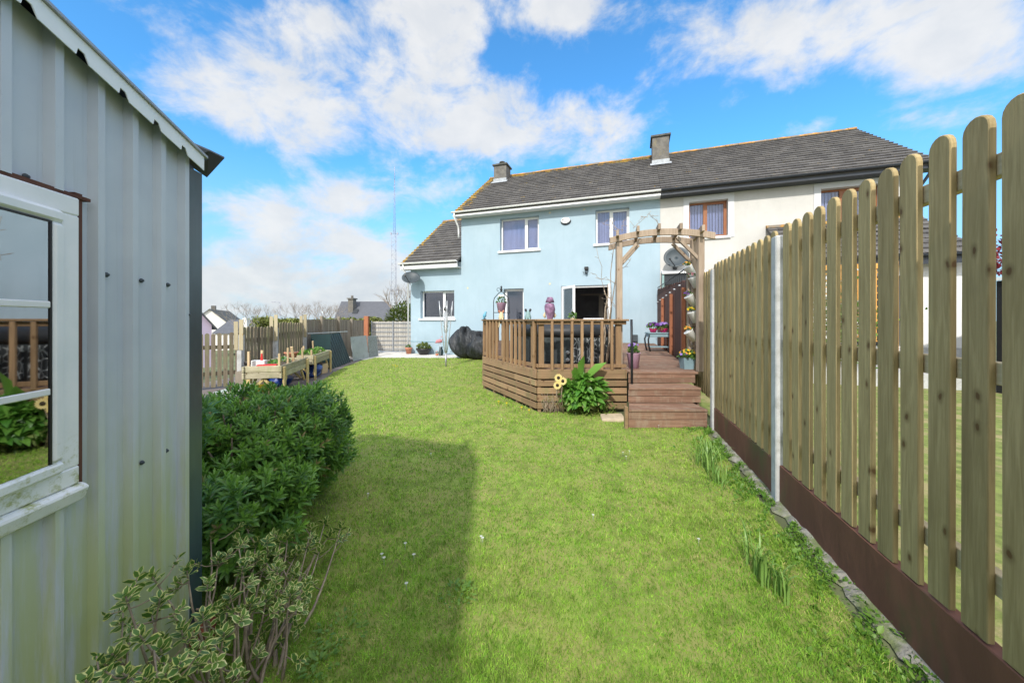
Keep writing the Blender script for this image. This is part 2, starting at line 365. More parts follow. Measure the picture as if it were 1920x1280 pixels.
# ------------------------------------------------------------------ world
SUN_AZ,SUN_EL=18.0,38.5
w=bpy.data.worlds.new('World'); sc.world=w; w.use_nodes=True; nt=w.node_tree; nt.nodes.clear()
class WT(NT):
    def __init__(s,tree): s.t=tree
T=WT(nt); out=T.n('ShaderNodeOutputWorld'); bg=T.n('ShaderNodeBackground'); T.l(bg.outputs[0],out.inputs[0]); bg.inputs[1].default_value=.15
sky=T.n('ShaderNodeTexSky'); sky.sky_type='NISHITA'; sky.sun_disc=False; sky.sun_elevation=R(SUN_EL); sky.sun_rotation=R(180+SUN_AZ); sky.air_density=1; sky.dust_density=.6; sky.ozone_density=2.2
D=T.n('ShaderNodeTexCoord').outputs['Generated']; dx,dy,dz=T.sep(D)
az=T.math('ARCTAN2',dx,dy); el=T.math('ARCSINE',dz)
P=T.comb(az,T.math('MULTIPLY',el,1.5),0)
fb=T.noise(P,5.5,9,.62,.35); fb2=T.noise(P,15,6,.62,.2)
blobs=[(470,175,135,72,1.05),(570,235,95,48,.65),(480,398,85,34,1.1),(648,368,78,32,1.05),(760,352,70,28,.35),(850,355,42,20,.45),(865,225,95,58,.9),(790,165,85,55,.55),
 (770,22,90,34,.7),(960,18,170,36,.85),(860,60,60,30,.35),(580,45,60,34,.55),(640,150,170,90,.34),(980,240,190,60,.32),(700,60,170,60,.25),(1060,240,150,50,.52),(1200,255,140,40,.32),(1340,40,120,50,.6),(1480,55,120,70,.55),
 (1780,60,190,95,1.0),(1880,120,110,70,.5),(1620,20,140,50,.6),(1530,240,45,14,.5),(1375,195,30,14,.35),(560,520,300,60,.85),(450,560,330,45,.9),(700,470,120,45,.4),(700,440,180,50,.3),(1090,15,80,30,.5),
 (230,10,90,20,.25),(-300,200,300,150,.8),(2300,250,300,150,.8)]
acc=None
for (bx,by,rx,ry,s_) in blobs:
    a0=math.atan2(bx-CX,F); e0=math.atan2(HY-by,math.hypot(F,bx-CX)); k=math.cos(a0)
    ra=rx/F*k*k; re=ry/F*k
    q=T.math('ADD',T.math('POWER',T.math('DIVIDE',T.math('SUBTRACT',az,a0),ra),2),T.math('POWER',T.math('DIVIDE',T.math('SUBTRACT',el,e0),re),2))
    b=T.math('MULTIPLY',T.math('POWER',2.718,T.math('MULTIPLY',q,-.8)),s_); acc=b if acc is None else T.math('MAXIMUM',acc,b) if False else T.math('ADD',acc,b)
behind=T.math('MULTIPLY',T.math('MAXIMUM',T.mapr(dy,.12,-.3),T.mapr(el,.80,1.05)),.95); acc=T.math('ADD',T.math('MINIMUM',acc,1.05),behind)  # unseen cloud added behind and overhead as neutral fill for the shade
m=T.math('ADD',acc,T.math('ADD',T.math('MULTIPLY_ADD',fb,2.3,-1.15),T.math('MULTIPLY_ADD',fb2,.7,-.35)))
mask=T.mapr(m,.28,1.08); mask=T.math('MULTIPLY',mask,.93)
skyc=T.mix(1.0,sky.outputs[0],(.38,.84,1.06),'MULTIPLY')
hz=T.mapr(el,.42,.0); skyc=T.mix(T.math('MULTIPLY',hz,.85),skyc,(1.55,2.1,2.65))
shade=T.mapr(T.noise(P,7,5,.6,.2),.3,.7); low=T.mapr(el,.28,.05)
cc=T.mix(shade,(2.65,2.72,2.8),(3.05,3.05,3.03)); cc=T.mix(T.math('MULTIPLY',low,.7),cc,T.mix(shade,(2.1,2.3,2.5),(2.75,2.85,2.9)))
cc=T.mix(T.math('MAXIMUM',T.mapr(dy,.12,-.3),T.mapr(el,.80,1.05)),cc,(6.3,6.15,6.0))  # the added unseen cloud is extra bright to lift the fill light
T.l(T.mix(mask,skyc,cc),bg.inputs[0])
sun=bpy.data.lights.new('sun','SUN'); sun.energy=2.05; sun.angle=R(1.4); sun.color=(1,.95,.87)
so=bpy.data.objects.new('sun',sun); link(so); dv=Vector((math.sin(R(SUN_AZ))*math.cos(R(SUN_EL)),math.cos(R(SUN_AZ))*math.cos(R(SUN_EL)),-math.sin(R(SUN_EL))))
so.rotation_euler=dv.to_track_quat('-Z','Y').to_euler(); so.location=(0,-5,20)
cam=bpy.data.cameras.new('camera'); co=bpy.data.objects.new('camera',cam); link(co); co.location=(0,0,EYE); co.rotation_euler=(R(90),0,0)
cam.sensor_width=36; cam.lens=F/1920*36; cam.shift_y=-40/1920; cam.clip_start=.05; cam.clip_end=4000; sc.camera=co
sc.view_settings.view_transform='Standard'; sc.view_settings.look='None'; sc.view_settings.exposure=1.0; sc.view_settings.gamma=1
sc.cycles.max_bounces=6; sc.cycles.transparent_max_bounces=12; sc.cycles.sample_clamp_indirect=4; sc.cycles.use_denoising=True
# ------------------------------------------------------------------ foliage helpers
def leaf_template(n=3,w=.18,fold=.25,droop=.15,shape='lance'):
    """unit leaf along +X, quads only; returns verts, faces, uv"""
    V=[];U=[];Fc=[]
    prof={'lance':[.10,.9,1.0,.05],'oval':[.15,1.0,.95,.12],'heart':[.9,1.0,.6,.04],'round':[.5,1.,.9,.35]}[shape]
    xs=[0,.32,.68,1.0]
    for x,p in zip(xs,prof):
        z=-droop*x*x
        for sgn in (-1,0,1):
            V.append((x,sgn*w*p,z+abs(sgn)*fold*w*p)); U.append((abs(sgn),x))
    for k in range(3):
        a=k*3; Fc.append((a,a+1,a+4,a+3)); Fc.append((a+1,a+2,a+5,a+4))
    return np.array(V),np.array(Fc),np.array(U)
def rotm(d,up=None,roll=None):
    """(n,3) directions -> (n,3,3) with X axis along d"""
    d=d/np.linalg.norm(d,axis=1,keepdims=True); n=len(d)
    up=np.tile([0,0,1.],(n,1)) if up is None else up
    y=np.cross(up,d); l=np.linalg.norm(y,axis=1,keepdims=True); y=np.where(l>1e-3,y/np.maximum(l,1e-6),[0,1.,0]); z=np.cross(d,y)
    if roll is not None:
        c=np.cos(roll)[:,None];s=np.sin(roll)[:,None]; y,z=y*c+z*s,z*c-y*s
    return np.stack([d,y,z],axis=2)
def scatter(tpl,pos,dirs,size,roll=None,up=None):
    V,Fc,U=tpl; n=len(pos); M=rotm(dirs,up,roll)
    out=np.einsum('nij,vj->nvi',M,V)*np.asarray(size).reshape(n,1,1)+pos[:,None,:]
    Fo=(Fc[None]+ (np.arange(n)*len(V))[:,None,None]).reshape(-1,Fc.shape[1]); return out.reshape(-1,3),Fo,np.tile(U,(n,1))
def leaves(name,parent,mat,tpl,pos,dirs,size,roll=None,up=None,rnd=None):
    V,Fo,U=scatter(tpl,pos,dirs,size,roll,up); n=len(pos)
    r=rng.random(n) if rnd is None else rnd
    return mesh_np(name,V,Fo,mat,parent,np.repeat(r,len(tpl[0])),U,off=tuple(wloc(parent)) if parent else (0,0,0))
def rdir(n,zmin=-1.,zmax=1.):
    z=rng.uniform(zmin,zmax,n); a=rng.uniform(0,2*PI,n); q=np.sqrt(1-z*z); return np.stack([q*np.cos(a),q*np.sin(a),z],1)
LANCE=leaf_template(w=.14,fold=.3,droop=.12); OVAL=leaf_template(w=.28,fold=.25,droop=.1,shape='oval'); HEART=leaf_template(w=.30,fold=.2,droop=.35,shape='heart'); ROUND=leaf_template(w=.45,fold=.15,droop=.1,shape='round')
def mound(parent,c,r,n,size,mat='pot_leaf',tpl=OVAL,name='foliage',zmin=-.1,inner=.6):
    d=rdir(n,zmin,1); pos=np.array(c)+d*np.array(r)*(inner+(1-inner)*rng.random(n)**.5)[:,None]
    dd=d*.6+rdir(n)*.6+np.array([0,0,.25]); return leaves(name,parent,mat,tpl,pos,dd,rng.uniform(.7,1.25,n)*size,rng.uniform(0,6.28,n))
def blossoms(parent,c,r,n,size,mat,zmin=.1,name='blossom'):
    """flower heads: five round petals each"""
    d=rdir(n,zmin,1); cen=np.array(c)+d*np.array(r); f=d*.7+np.array([0,-.7,.25])+rdir(n)*.3; f/=np.linalg.norm(f,axis=1,keepdims=True)
    a=np.cross(f,[0,0,1.]); a/=np.linalg.norm(a,axis=1,keepdims=True); b=np.cross(f,a)
    P=[];Dd=[];Up=[]
    for k in range(5):
        t_=2*PI*k/5; dd=a*math.cos(t_)+b*math.sin(t_)+f*.15; P.append(cen);Dd.append(dd);Up.append(f)
    P=np.concatenate(P);Dd=np.concatenate(Dd);Up=np.concatenate(Up); return leaves(name,parent,mat,ROUND,P,Dd,np.full(len(P),size*.5),None,Up,np.tile(rng.random(n),5))
# ------------------------------------------------------------------ setting
HA=R(18.85); HO=Vector((-2.04,14.6,0)); he=Vector((math.cos(HA),-math.sin(HA),0)); hn=Vector((math.sin(HA),math.cos(HA),0))
HM=Matrix(((he.x,hn.x,0,HO.x),(he.y,hn.y,0,HO.y),(0,0,1,0),(0,0,0,1)))
def HS(px,py,n=0.0):
    r=(px-CX)/F; ox,oy=HO.x+hn.x*n,HO.y+hn.y*n; s=(r*oy-ox)/(he.x-r*he.y); Y=oy+he.y*s
    return s,EYE+(HY-py)/F*Y
def HW(s,n,h): return HM@Vector((s,n,h))
FA=R(15.79); FO=Vector((2.075,2.80,0)); fd=Vector((math.sin(FA),math.cos(FA),0)); fm=Vector((-math.cos(FA),math.sin(FA),0))
FM=Matrix(((fd.x,fm.x,0,FO.x),(fd.y,fm.y,0,FO.y),(0,0,1,0),(0,0,0,1)))
def FW(u,v,h=0): return FM@Vector((u,v,h))
def structure(name,pts,mat,z=0,th=0,kind='structure'):
    mb=MB()
    if th:
        mb.prism([(p[0],p[1],z) for p in pts],(0,0,-th))
    else: mb.poly([(p[0],p[1],z) for p in pts])
    c=(sum(p[0] for p in pts)/len(pts),sum(p[1] for p in pts)/len(pts),z); o=build(mb,name,mat,None,c); o['kind']=kind; return o
# terrain: flat garden plateau, falling away behind
mb=MB(); xs=[-2500,-600,-150,-60,-30,-12,-7.5,0,8,20,60,150,600,2500]; ys=[-300,-20,0,8,14,17,24,40,70,150,400,1000,3000]
def th(x,y):
    d=max(0,(-x-7.4))/12+max(0,y-17)/20
    return -.02-min(4.5,3.2*d) if (x<-7.4 or y>17) else -.02
idx={}
for i,x in enumerate(xs):
    for j,y in enumerate(ys): idx[i,j]=mb.vert((x,y,th(x,y)))
for i in range(len(xs)-1):
    for j in range(len(ys)-1): mb.face((idx[i,j],idx[i+1,j],idx[i+1,j+1],idx[i,j+1]),None,True)
o=build(mb,'ground','ground',None,(0,0,0)); o['kind']='structure'
lawn=[(-1.6,-2),(-1.2,-2),(1.0,-1.2)]+[tuple(FW(-3.5,.16)[:2]),tuple(FW(2.1,.14)[:2]),(1.6,4.72),(1.6,5.5),(.4,5.53),(-.6,7.5),(-.62,13.2),(-2.0,13.45),(-5.1,13.55),(-5.2,12.6),(-5.05,11.0),(-4.75,9.6),(-4.35,8.2),(-4.15,7.1),(-4.0,6.3),(-4.25,5.6),(-4.4,3.0),(-3.4,-2)]
lawn=lawn[1:]
structure('lawn',lawn,'lawn_base',z=0.0)
structure('membrane_ground',[(-4.0,6.2),(-4.15,7.1),(-4.35,8.2),(-4.75,9.6),(-5.05,11.0),(-5.2,12.6),(-6.6,13.3),(-7.0,6.9),(-7.1,1),(-4.4,1),(-4.25,5.6)],'membrane',z=-.006)
structure('path',[(-6.3,13.2),(-5.2,12.75),(-5.1,13.45),(-2.0,13.38),(-.5,13.1),(-.5,14.4),(-6.3,17.5)],'path_concrete',z=-.002)
structure('neighbour_lawn',[tuple(FW(-3,-.1)[:2]),tuple(FW(5.6,-.1)[:2]),(16,8.3),(16,-1)],'neighbour_lawn',z=.0)
# grass blades on the lawn
def inpoly(x,y,poly):
    c=np.zeros(len(x),bool); n=len(poly)
    for i in range(n):
        x0,y0=poly[i];x1,y1=poly[i-1]
        cond=((y0>y)!=(y1>y)); c^=cond&(x<(x1-x0)*(y-y0)/((y1-y0) if y1!=y0 else 1e-9)+x0)
    return c
def grass(name,N,zlo,zhi,poly,hs=1.0,seed=3):
    g=np.random.default_rng(seed); Y=np.exp(g.uniform(math.log(zlo),math.log(zhi),N)); X=g.uniform(-1.75,1.6,N)*np.maximum(Y,0)
    k=inpoly(X,Y,poly)&(X>-6)&(X<6); X=X[k];Y=Y[k]; n=len(X)
    patch=np.sin(X*2.1+1.3*np.sin(Y*1.7))*np.sin(Y*2.7+X)*.5+.5
    tuft=np.sin(X*9+4*np.sin(Y*5))*np.sin(Y*11+3*np.sin(X*6)); L=g.uniform(.014,.034,n)*hs*(.75+.4*patch)*(1+.55*(tuft>.72)-.3*(tuft<-.6)); wdt=.0026*np.maximum(1,Y/1.7)*g.uniform(.7,1.3,n)
    a=g.uniform(0,2*PI,n); lean=g.uniform(.3,1.5,n); tw=g.uniform(0,2*PI,n)
    dx,dy=np.cos(a),np.sin(a); sx,sy=np.cos(tw)*wdt,np.sin(tw)*wdt
    def pt(f,wf,sg):
        h=L*(f*np.cos(lean*f)); o=L*f*np.sin(lean*f); return np.stack([X+dx*o+sg*sx*wf,Y+dy*o+sg*sy*wf,h],1)
    V=np.stack([pt(0,.5,-1),pt(0,.5,1),pt(.55,.42,1),pt(.55,.42,-1),pt(1,.06,1),pt(1,.06,-1)],1).reshape(-1,3)
    b=np.arange(n)[:,None]*6; Fc=np.concatenate([b+np.array([[0,1,2,3]]),b+np.array([[3,2,4,5]])],0)
    r=np.clip(g.random(n)*.9+.1*patch,0,1); o=mesh_np(name,V,Fc,'grass_blade',None,np.repeat(r,6)); o['kind']='stuff'; o['label']='mown green lawn grass with straw coloured flecks'; return o
gpoly=[p for p in lawn]
grass('grass',520000,.75,13.6,gpoly)
# weedy longer grass along the gravel board
def strip_grass(name,N,seed):
    g=np.random.default_rng(seed); u=g.uniform(-1.9,2.2,N); v=.03+np.abs(g.normal(0,.16,N)); X=FO.x+fd.x*u+fm.x*v; Y=FO.y+fd.y*u+fm.y*v
    keep=(Y>.8)&(np.sin(u*7)+np.sin(u*17+v*30)*.8>-.25); X=X[keep];Y=Y[keep]; n=len(X)
    pos=np.stack([X,Y,np.zeros(n)+.004],1); d=rdir(n,.3,1); sz=g.uniform(.010,.028,n)*np.where(g.random(n)>.93,1.6,1)
    o=leaves(name,None,'weed_leaf',OVAL,pos,d,sz,g.uniform(0,6,n)); o['kind']='stuff'; o['label']='low green weeds along the foot of the brown gravel board'; return o
strip_grass('weeds',8500,5)
# ------------------------------------------------------------------ right fence
def pale_outline(w_,h0,h1,n=8,jit=0):
    pts=[(-w_/2,h0),(w_/2,h0)]; hr=w_*.5
    for k in range(n+1):
        a=PI*k/n; pts.append((w_/2*math.cos(a),h1-hr*1.0+hr*1.0*math.sin(a)))
    return pts
def picket_panel(root,u0,u1,h0=.305,h1=2.108,pitch=.145,w_=.1,first=None,mat='pale_wood',rails=(.51,1.22,1.92),th=.022,M=None):
    M=M or FM; mb=MB(M); u=first if first is not None else u0+.08
    while u<u1-.03:
        mb.rnd=random.random(); j=random.uniform(-.006,.006); lean=random.uniform(-.004,.004); ww=w_*random.uniform(.97,1.03)
        dv=random.uniform(-.0015,.0015)
        mb.prism([(u+a+lean*(b-1),0.002+dv,b+j) for a,b in pale_outline(ww,h0,h1)],(0,th,0)); u+=pitch*random.uniform(.985,1.015)
    build(mb,'pickets',mat,root,bevel=.003)
    for h in rails:
        mb=MB(M); mb.rnd=random.random(); mb.box((u0+.045,-.04,h-.038),(u1-.045,0,h+.038)); build(mb,'rail','rail_beam' if 'rail_beam' in MAT else mat,root,bevel=.003)
    return root
wood('rail_beam',(.42,.34,.20),(.52,.43,.27),(.2,.11,.04),(.33,.26,.14),grain=(.08,.08,1))
def fence_post(root,u,h1=2.046):
    mb=MB(FM); mb.box((u-.045,-.05,-.1),(u+.045,.05,h1)); build(mb,'post','concrete',root,bevel=.008)
F3=R(16.5); f3o=FW(1.89,-.06); FM3=Matrix(((math.sin(F3),-math.cos(F3),0,f3o.x),(math.cos(F3),math.sin(F3),0,f3o.y),(0,0,1,0),(0,0,0,1)))
fr=thing('picket_fence','tall new picket fence with rounded pale green timber pales on concrete posts beside the lawn','fence',tuple(FO))
picket_panel(fr,-1.89,0,first=-1.594-.145*1)
picket_panel(fr,0,1.89)
picket_panel(fr,0,1.89,M=FM3); picket_panel(fr,1.89,2.42,h0=.6,h1=2.4,M=FM3)
picket_panel(fr,-3.78,-1.89)
for u in (-1.89,0,1.89): fence_post(fr,u)
for u0,u1 in ((-3.78,-1.89),(-1.89,0),(0,1.89)):
    mb=MB(FM); mb.rnd=random.random(); mb.box((u0+.046,-.028,-.05),(u1-.046,.026,.298)); build(mb,'gravel_board','gravel_board',fr,bevel=.004)
# loose concrete footing at the foot of the fence
mb=MB(FM); us=np.arange(-2.2,2.1,.07); prev=None
for u in us:
    wv=.025+.05*random.random()+(.05 if random.random()<.2 else 0); h=random.uniform(.004,.022)
    cur=(mb.vert((u,.026,h+.012)),mb.vert((u,.026+wv*.6,h)),mb.vert((u,.03+wv,-.01)))
    if prev:
        for k in (0,1): mb.face((prev[k],cur[k],cur[k+1],prev[k+1]))
    prev=cur
o=build(mb,'footing','rubble',None,tuple(FO)); o['kind']='structure'
# ------------------------------------------------------------------ brown fence of the terrace
bf=thing('terrace_fence','dark brown stained close board fence beside the decking with rust coloured posts','fence',tuple(FM3@Vector((5,0,0))))
mb=MB(FM3); u=2.45
while u<7.85:
    mb.rnd=random.random(); h1=2.17+(u-2.4)/5.4*.25+random.uniform(-.01,.02); mb.prism([(u+a,-.01,b) for a,b in pale_outline(.13,.5,h1,5)],(0,.02,0)); u+=.135
build(mb,'boards','brown_fence',bf,bevel=.002)
for u in (2.45,4.2,6.0):
    mb=MB(FM3); mb.rnd=random.random(); mb.box((u-.05,.02,.5),(u+.05,.09,2.02)); build(mb,'post','rust_wood',bf,bevel=.005)
for h in (.9,1.9):
    mb=MB(FM3); mb.box((2.42,-.06,h-.04),(7.8,-.012,h+.04)); build(mb,'rail','brown_fence',bf)
mb=MB(FM3); mb.tube([(2.4,.02,2.38),(7.7,.02,2.47)],.012)
for k in range(18):
    u=2.5+k*.3; mb.tube([(u,.02,2.39+(u-2.4)*.015),(u,.03,2.2)],.005,5)
build(mb,'hanging_rail','black_iron',bf)
for k in range(7):
    u=2.8+k*.72; mb=MB(FM3); mb.lathe([(.012,0),(.026,.006),(.03,.02),(.018,.03),(.006,.034)],8,(u,.07,2.08-.02*k%3)); 
    one(mb,'hanging_glass_light','aluminium','small clear glass light hanging on the dark brown fence','hanging light','small glass lights hanging on the brown fence')
# ------------------------------------------------------------------ houses
def wall_grid(mb,s0,s1,h0,h1,ops,n=0.0,depth=.26):
    ss=sorted({s0,s1,*[v for o in ops for v in o[:2] if s0<v<s1]}); hh=sorted({h0,h1,*[v for o in ops for v in o[2:4] if h0<v<h1]})
    for a,b in zip(ss,ss[1:]):
        for c,d in zip(hh,hh[1:]):
            m_=((a+b)/2,(c+d)/2)
            if any(o[0]<m_[0]<o[1] and o[2]<m_[1]<o[3] for o in ops): continue
            mb.poly([(a,n,c),(b,n,c),(b,n,d),(a,n,d)])
    for a,b,c,d in ops:
        for q in (((a,n,c),(a,n+depth,c),(a,n+depth,d),(a,n,d)),((b,n+depth,c),(b,n,c),(b,n,d),(b,n+depth,d)),((a,n,d),(a,n+depth,d),(b,n+depth,d),(b,n,d)),((a,n+depth,c),(a,n,c),(b,n,c),(b,n+depth,c))): mb.poly(q)
def window(root,op,mat='white_pvc',split=.62,sill='white_pvc',blind=None,n=.18,fw=.055,M=HM,name='window',blind_dark_left=False):
    a,b,c,d=op; mb=MB(M); g=.001
    mb.box((a+g,n,c+g),(b-g,n+.06,c+fw)); mb.box((a+g,n,d-fw),(b-g,n+.06,d-g)); mb.box((a+g,n+.0005,c+fw),(a+fw,n+.0605,d-fw)); mb.box((b-fw,n+.0005,c+fw),(b-g,n+.0605,d-fw))
    m=None
    if split: m=a+(b-a)*split; mb.box((m-.04,n-.006,c+fw),(m+.04,n+.055,d-fw))
    w_=build(mb,name,mat,root,bevel=.004)
    mb=MB(M); mb.box((a+fw,n+.028,c+fw),(b-fw,n+.034,d-fw)); build(mb,'pane','house_glass',w_)
    if split:  # opening sash on the narrower side
        mb=MB(M); x0,x1=(m+.0405,b-fw-.0005); q=.035
        mb.box((x0,n-.01,c+fw+.001),(x1,n+.02,c+fw+q)); mb.box((x0,n-.01,d-fw-q),(x1,n+.02,d-fw-.001)); mb.box((x0,n-.009,c+fw+q),(x0+q,n+.021,d-fw-q)); mb.box((x1-q,n-.009,c+fw+q),(x1,n+.021,d-fw-q)); build(mb,'sash',mat,w_)
    if sill:
        mb=MB(M); mb.box((a-.07,-.07,c-.075),(b+.07,n+.06,c-.001)); build(mb,'sill',sill,w_,bevel=.006)
    if blind=='vertical':
        mb=MB(M); s=a+.03
        while s<b-.03:
            mb.rnd=random.random(); tt=random.uniform(.02,.05); mb.poly([(s,n+.085,c+.03),(s+.078,n+.085+tt,c+.03),(s+.078,n+.085+tt,d-.02),(s,n+.085,d-.02)]); s+=.088
        build(mb,'blind','blind',w_)
    elif blind=='roller':
        mb=MB(M); mb.box((a+.03,n+.12,c+.02),(b-.03,n+.125,d-.02)); build(mb,'blind','dark_blind',w_)
    return w_
def roof(root,s0,s1,n0,h0,n1,h1,nc,mat,name='roof',back=True,uoff=0):
    mb=MB(HM); L=math.hypot(n1-n0,h1-h0); t_=.042; un=-(h1-h0)/L; uh=(n1-n0)/L
    for k in range(nc):
        f0,f1=k/nc,(k+1)/nc; wob=random.uniform(-.002,.002)
        p=lambda f,e:(n0+(n1-n0)*f+un*e, h0+(h1-h0)*f+uh*e)
        a=p(f0,t_+wob);b=p(f1,.004);c=p(f0,.002)
        ns=max(1,int((s1-s0)/.33)); 
        e=[s0+(s1-s0)*q/ns for q in range(ns+1)]
        for q in range(ns):
            j=random.uniform(-.004,.005); u0,u1=e[q]+uoff,e[q+1]+uoff; v0,v1=f0*L,f1*L
            a2=p(f0,t_+wob+j)
            mb.poly([(e[q],*a2),(e[q+1],*a2),(e[q+1],*b),(e[q],*b)],[(u0,v0+.01),(u1,v0+.01),(u1,v1),(u0,v1)])
            mb.poly([(e[q],*c),(e[q+1],*c),(e[q+1],*a2),(e[q],*a2)],[(u0,v0),(u1,v0),(u1,v0),(u0,v0)])
        for s in (s0,s1): mb.poly([(s,*c),(s,*a),(s,*b)],[(s+uoff,f0*L)]*3)
    q0=(n0-un*0,h0-.07);q1=(n1,h1-.07)
    mb.poly([(s0,*q0),(s1,*q0),(s1,*q1),(s0,*q1)],[(0,0)]*4)
    for s in (s0,s1): mb.poly([(s,*q0),(s,n0,h0+.002),(s,n1,h1+.002),(s,*q1)],[(3,1)]*4)
    mb.poly([(s0,*q0),(s1,*q0),(s1,n0,h0+.002),(s0,n0,h0+.002)],[(3,1)]*4)
    if back:
        nb=2*n1-n0; mb.poly([(s0,n1,h1),(s1,n1,h1),(s1,nb,h0),(s0,nb,h0)],[(0,0),(5,0),(5,4),(0,4)])
    r=build(mb,name,mat,root)
    mb=MB(HM); s=s0
    while s<s1-.05:
        mb.rnd=random.random(); e=min(s+.44,s1); j=random.uniform(0,.012)
        mb.prism([(s,n1-.13,h1-.04),(s,n1-.07,h1+.035+j),(s,n1,h1+.065+j),(s,n1+.07,h1+.035+j),(s,n1+.13,h1-.04)],(e-s-.006,0,0)); s=e
    build(mb,'ridge_tiles','ridge_tile',r)
    return r
def gutter(root,s0,s1,n,h,mat,name='gutter',r=.06,M=HM):
    mb=MB(M); seg=7; pts=[(n+r*math.cos(PI+PI*k/seg),h+r*math.sin(PI+PI*k/seg)) for k in range(seg+1)]; inn=[(n+(r-.008)*math.cos(PI+PI*k/seg),h+(r-.008)*math.sin(PI+PI*k/seg)) for k in range(seg+1)]
    loop=pts+inn[::-1]; mb.prism([(s0,a,b) for a,b in loop],(s1-s0,0,0)); s=s0+.3
    while s<s1:
        mb.prism([(s,n+(r+.006)*math.cos(PI+PI*k/6),h+(r+.006)*math.sin(PI+PI*k/6)) for k in range(7)],(.03,0,0)); s+=.9
    return build(mb,name,mat,root)
def chimney(root,s,n,w_,d_,hb,ht,pot=False,name='chimney'):
    mb=MB(HM); mb.box((s-w_/2,n,hb),(s+w_/2,n+d_,ht-.07)); c=build(mb,name,'chimney',root,bevel=.01)
    mb=MB(HM); mb.box((s-w_/2-.06,n-.06,ht-.07),(s+w_/2+.06,n+d_+.06,ht+.01)); build(mb,'cap','chimney_cap',c,bevel=.012)
    mb=MB(HM); zf=5.66+(n+.4)*.703; mb.poly([(s-w_/2-.08,n-.2,zf-.14+.045),(s+w_/2+.08,n-.2,zf-.14+.045),(s+w_/2+.08,n+.0,zf+.05),(s-w_/2-.08,n+.0,zf+.05)]); mb.box((s-w_/2-.015,n-.015,zf-.02),(s+w_/2+.015,n-.002,zf+.17)); build(mb,'flashing','lead',c)
    if pot:
        mb=MB(HM); mb.lathe([(.12,ht+.01),(.13,ht+.05),(.10,ht+.07),(.10,ht+.15),(.14,ht+.16),(.14,ht+.2),(.1,ht+.22)],14,(s,n+d_/2,0)); build(mb,'pot','chimney_cap',c)
SE=7.42; SR=13.98; EXT=-2.38
def op(x0,x1,yt,yb,xm=None):
    s0,_=HS(x0,500);s1,_=HS(x1,500); xm=xm or (x0+x1)/2; _,ht=HS(xm,yt);_,hb=HS(xm,yb); return (s0,s1,hb,ht)
W1=op(937.5,1010.6,407,469); W2=op(1116.5,1180,391,456); W3=op(944,981.7,541,600); W4=op(788.4,851.7,545,597)
FD=op(1052,1143,535,600); FD=(FD[0],FD[1],.6,FD[3])
W3=(W3[0],W3[1],1.33,W3[3])
bh=thing('blue_house','pale blue rendered house with grey tiled roof and white gutters, attached to the cream house','house',tuple(HO))
mb=MB(HM); wall_grid(mb,0,SE,0,5.56,[W1,W2,W3,FD]); wall_grid(mb,EXT,0,0,3.74,[W4])
# other sides
mb.poly([(EXT,0,0),(EXT,0,3.7),(EXT,3.2,6.2),(EXT,6.8,3.6),(EXT,6.8,0)]); mb.poly([(0,0,0),(0,0,5.56),(0,3.5,8.25),(0,7.2,5.5),(0,7.2,0)]); mb.poly([(EXT,7.2,0),(SE,7.2,0),(SE,7.2,5.5),(EXT,7.2,5.5)][:4])
build(mb,'wall','blue_stucco',bh)
mb=MB(HM); mb.box((EXT-.01,-.012,.49),(0.0,-.001,.515)); mb.box((0.0,-.012,.49),(SE,-.001,.515)); build(mb,'plinth_line','blue_wall_dark',bh)
RN,RH=3.5,8.40
roof(bh,-.17,SE,-.40,5.61,RN,RH,19,'roof_main',back=True,uoff=.17)
roof(bh,EXT-.27,-.002,-.36,3.72,3.24,6.42,18,'roof_left','side_roof',uoff=-EXT+.27)
gutter(bh,-.2,SE,-.455,5.635,'white_pvc',r=.052); gutter(bh,EXT-.3,-.0,-.42,3.75,'white_pvc')
mb=MB(HM); mb.box((-.17,-.395,5.47),(SE,-.37,5.61)); mb.box((-.17,-.37,5.47),(SE,-.001,5.49)); build(mb,'fascia','white_pvc',bh)
mb=MB(HM); mb.box((EXT-.27,-.355,3.50),(-.001,-.33,3.72)); mb.box((EXT-.27,-.33,3.50),(-.001,-.001,3.525)); build(mb,'fascia','white_pvc',bh)
mb=MB(HM); mb.tube([(-.09,-.44,5.64),(-.09,-.44,5.45),(-.09,-.1,5.15),(-.09,-.06,4.95),(-.09,-.06,4.7)],.035,8); build(mb,'downpipe','white_pvc',bh); mb=MB(HM); mb.tube([(EXT-.1,-.4,3.7),(EXT-.1,-.4,3.5),(EXT-.09,-.05,3.25),(EXT-.09,-.05,.1)],.034,8); build(mb,'downpipe','white_pvc',bh)
window(bh,W1,split=.64,blind='vertical'); window(bh,W2,split=.45,blind='vertical'); window(bh,W3,split=None,blind='roller',fw=.085); window(bh,W4,split=.64,blind=None)
chimney(bh,.62,2.75,.62,.62,7.2,8.72,True)
# rooms behind the windows
def room(root,s0,s1,h0,h1,n0=.30,n1=4.0,mat='interior_wall'):
    mb=MB(HM)
    mb.poly([(s0,n1,h0),(s1,n1,h0),(s1,n1,h1),(s0,n1,h1)]); mb.poly([(s0,n0,h0),(s0,n1,h0),(s0,n1,h1),(s0,n0,h1)]); mb.poly([(s1,n0,h0),(s1,n1,h0),(s1,n1,h1),(s1,n0,h1)]); mb.poly([(s0,n0,h0),(s1,n0,h0),(s1,n1,h0),(s0,n1,h0)]); mb.poly([(s0,n0,h1),(s1,n0,h1),(s1,n1,h1),(s0,n1,h1)])
    return build(mb,'room',mat,root)
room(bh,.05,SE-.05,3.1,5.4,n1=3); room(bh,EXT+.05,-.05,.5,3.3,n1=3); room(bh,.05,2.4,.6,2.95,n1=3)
rm=room(bh,2.45,SE-.1,.6,2.95,n1=5,mat='interior')
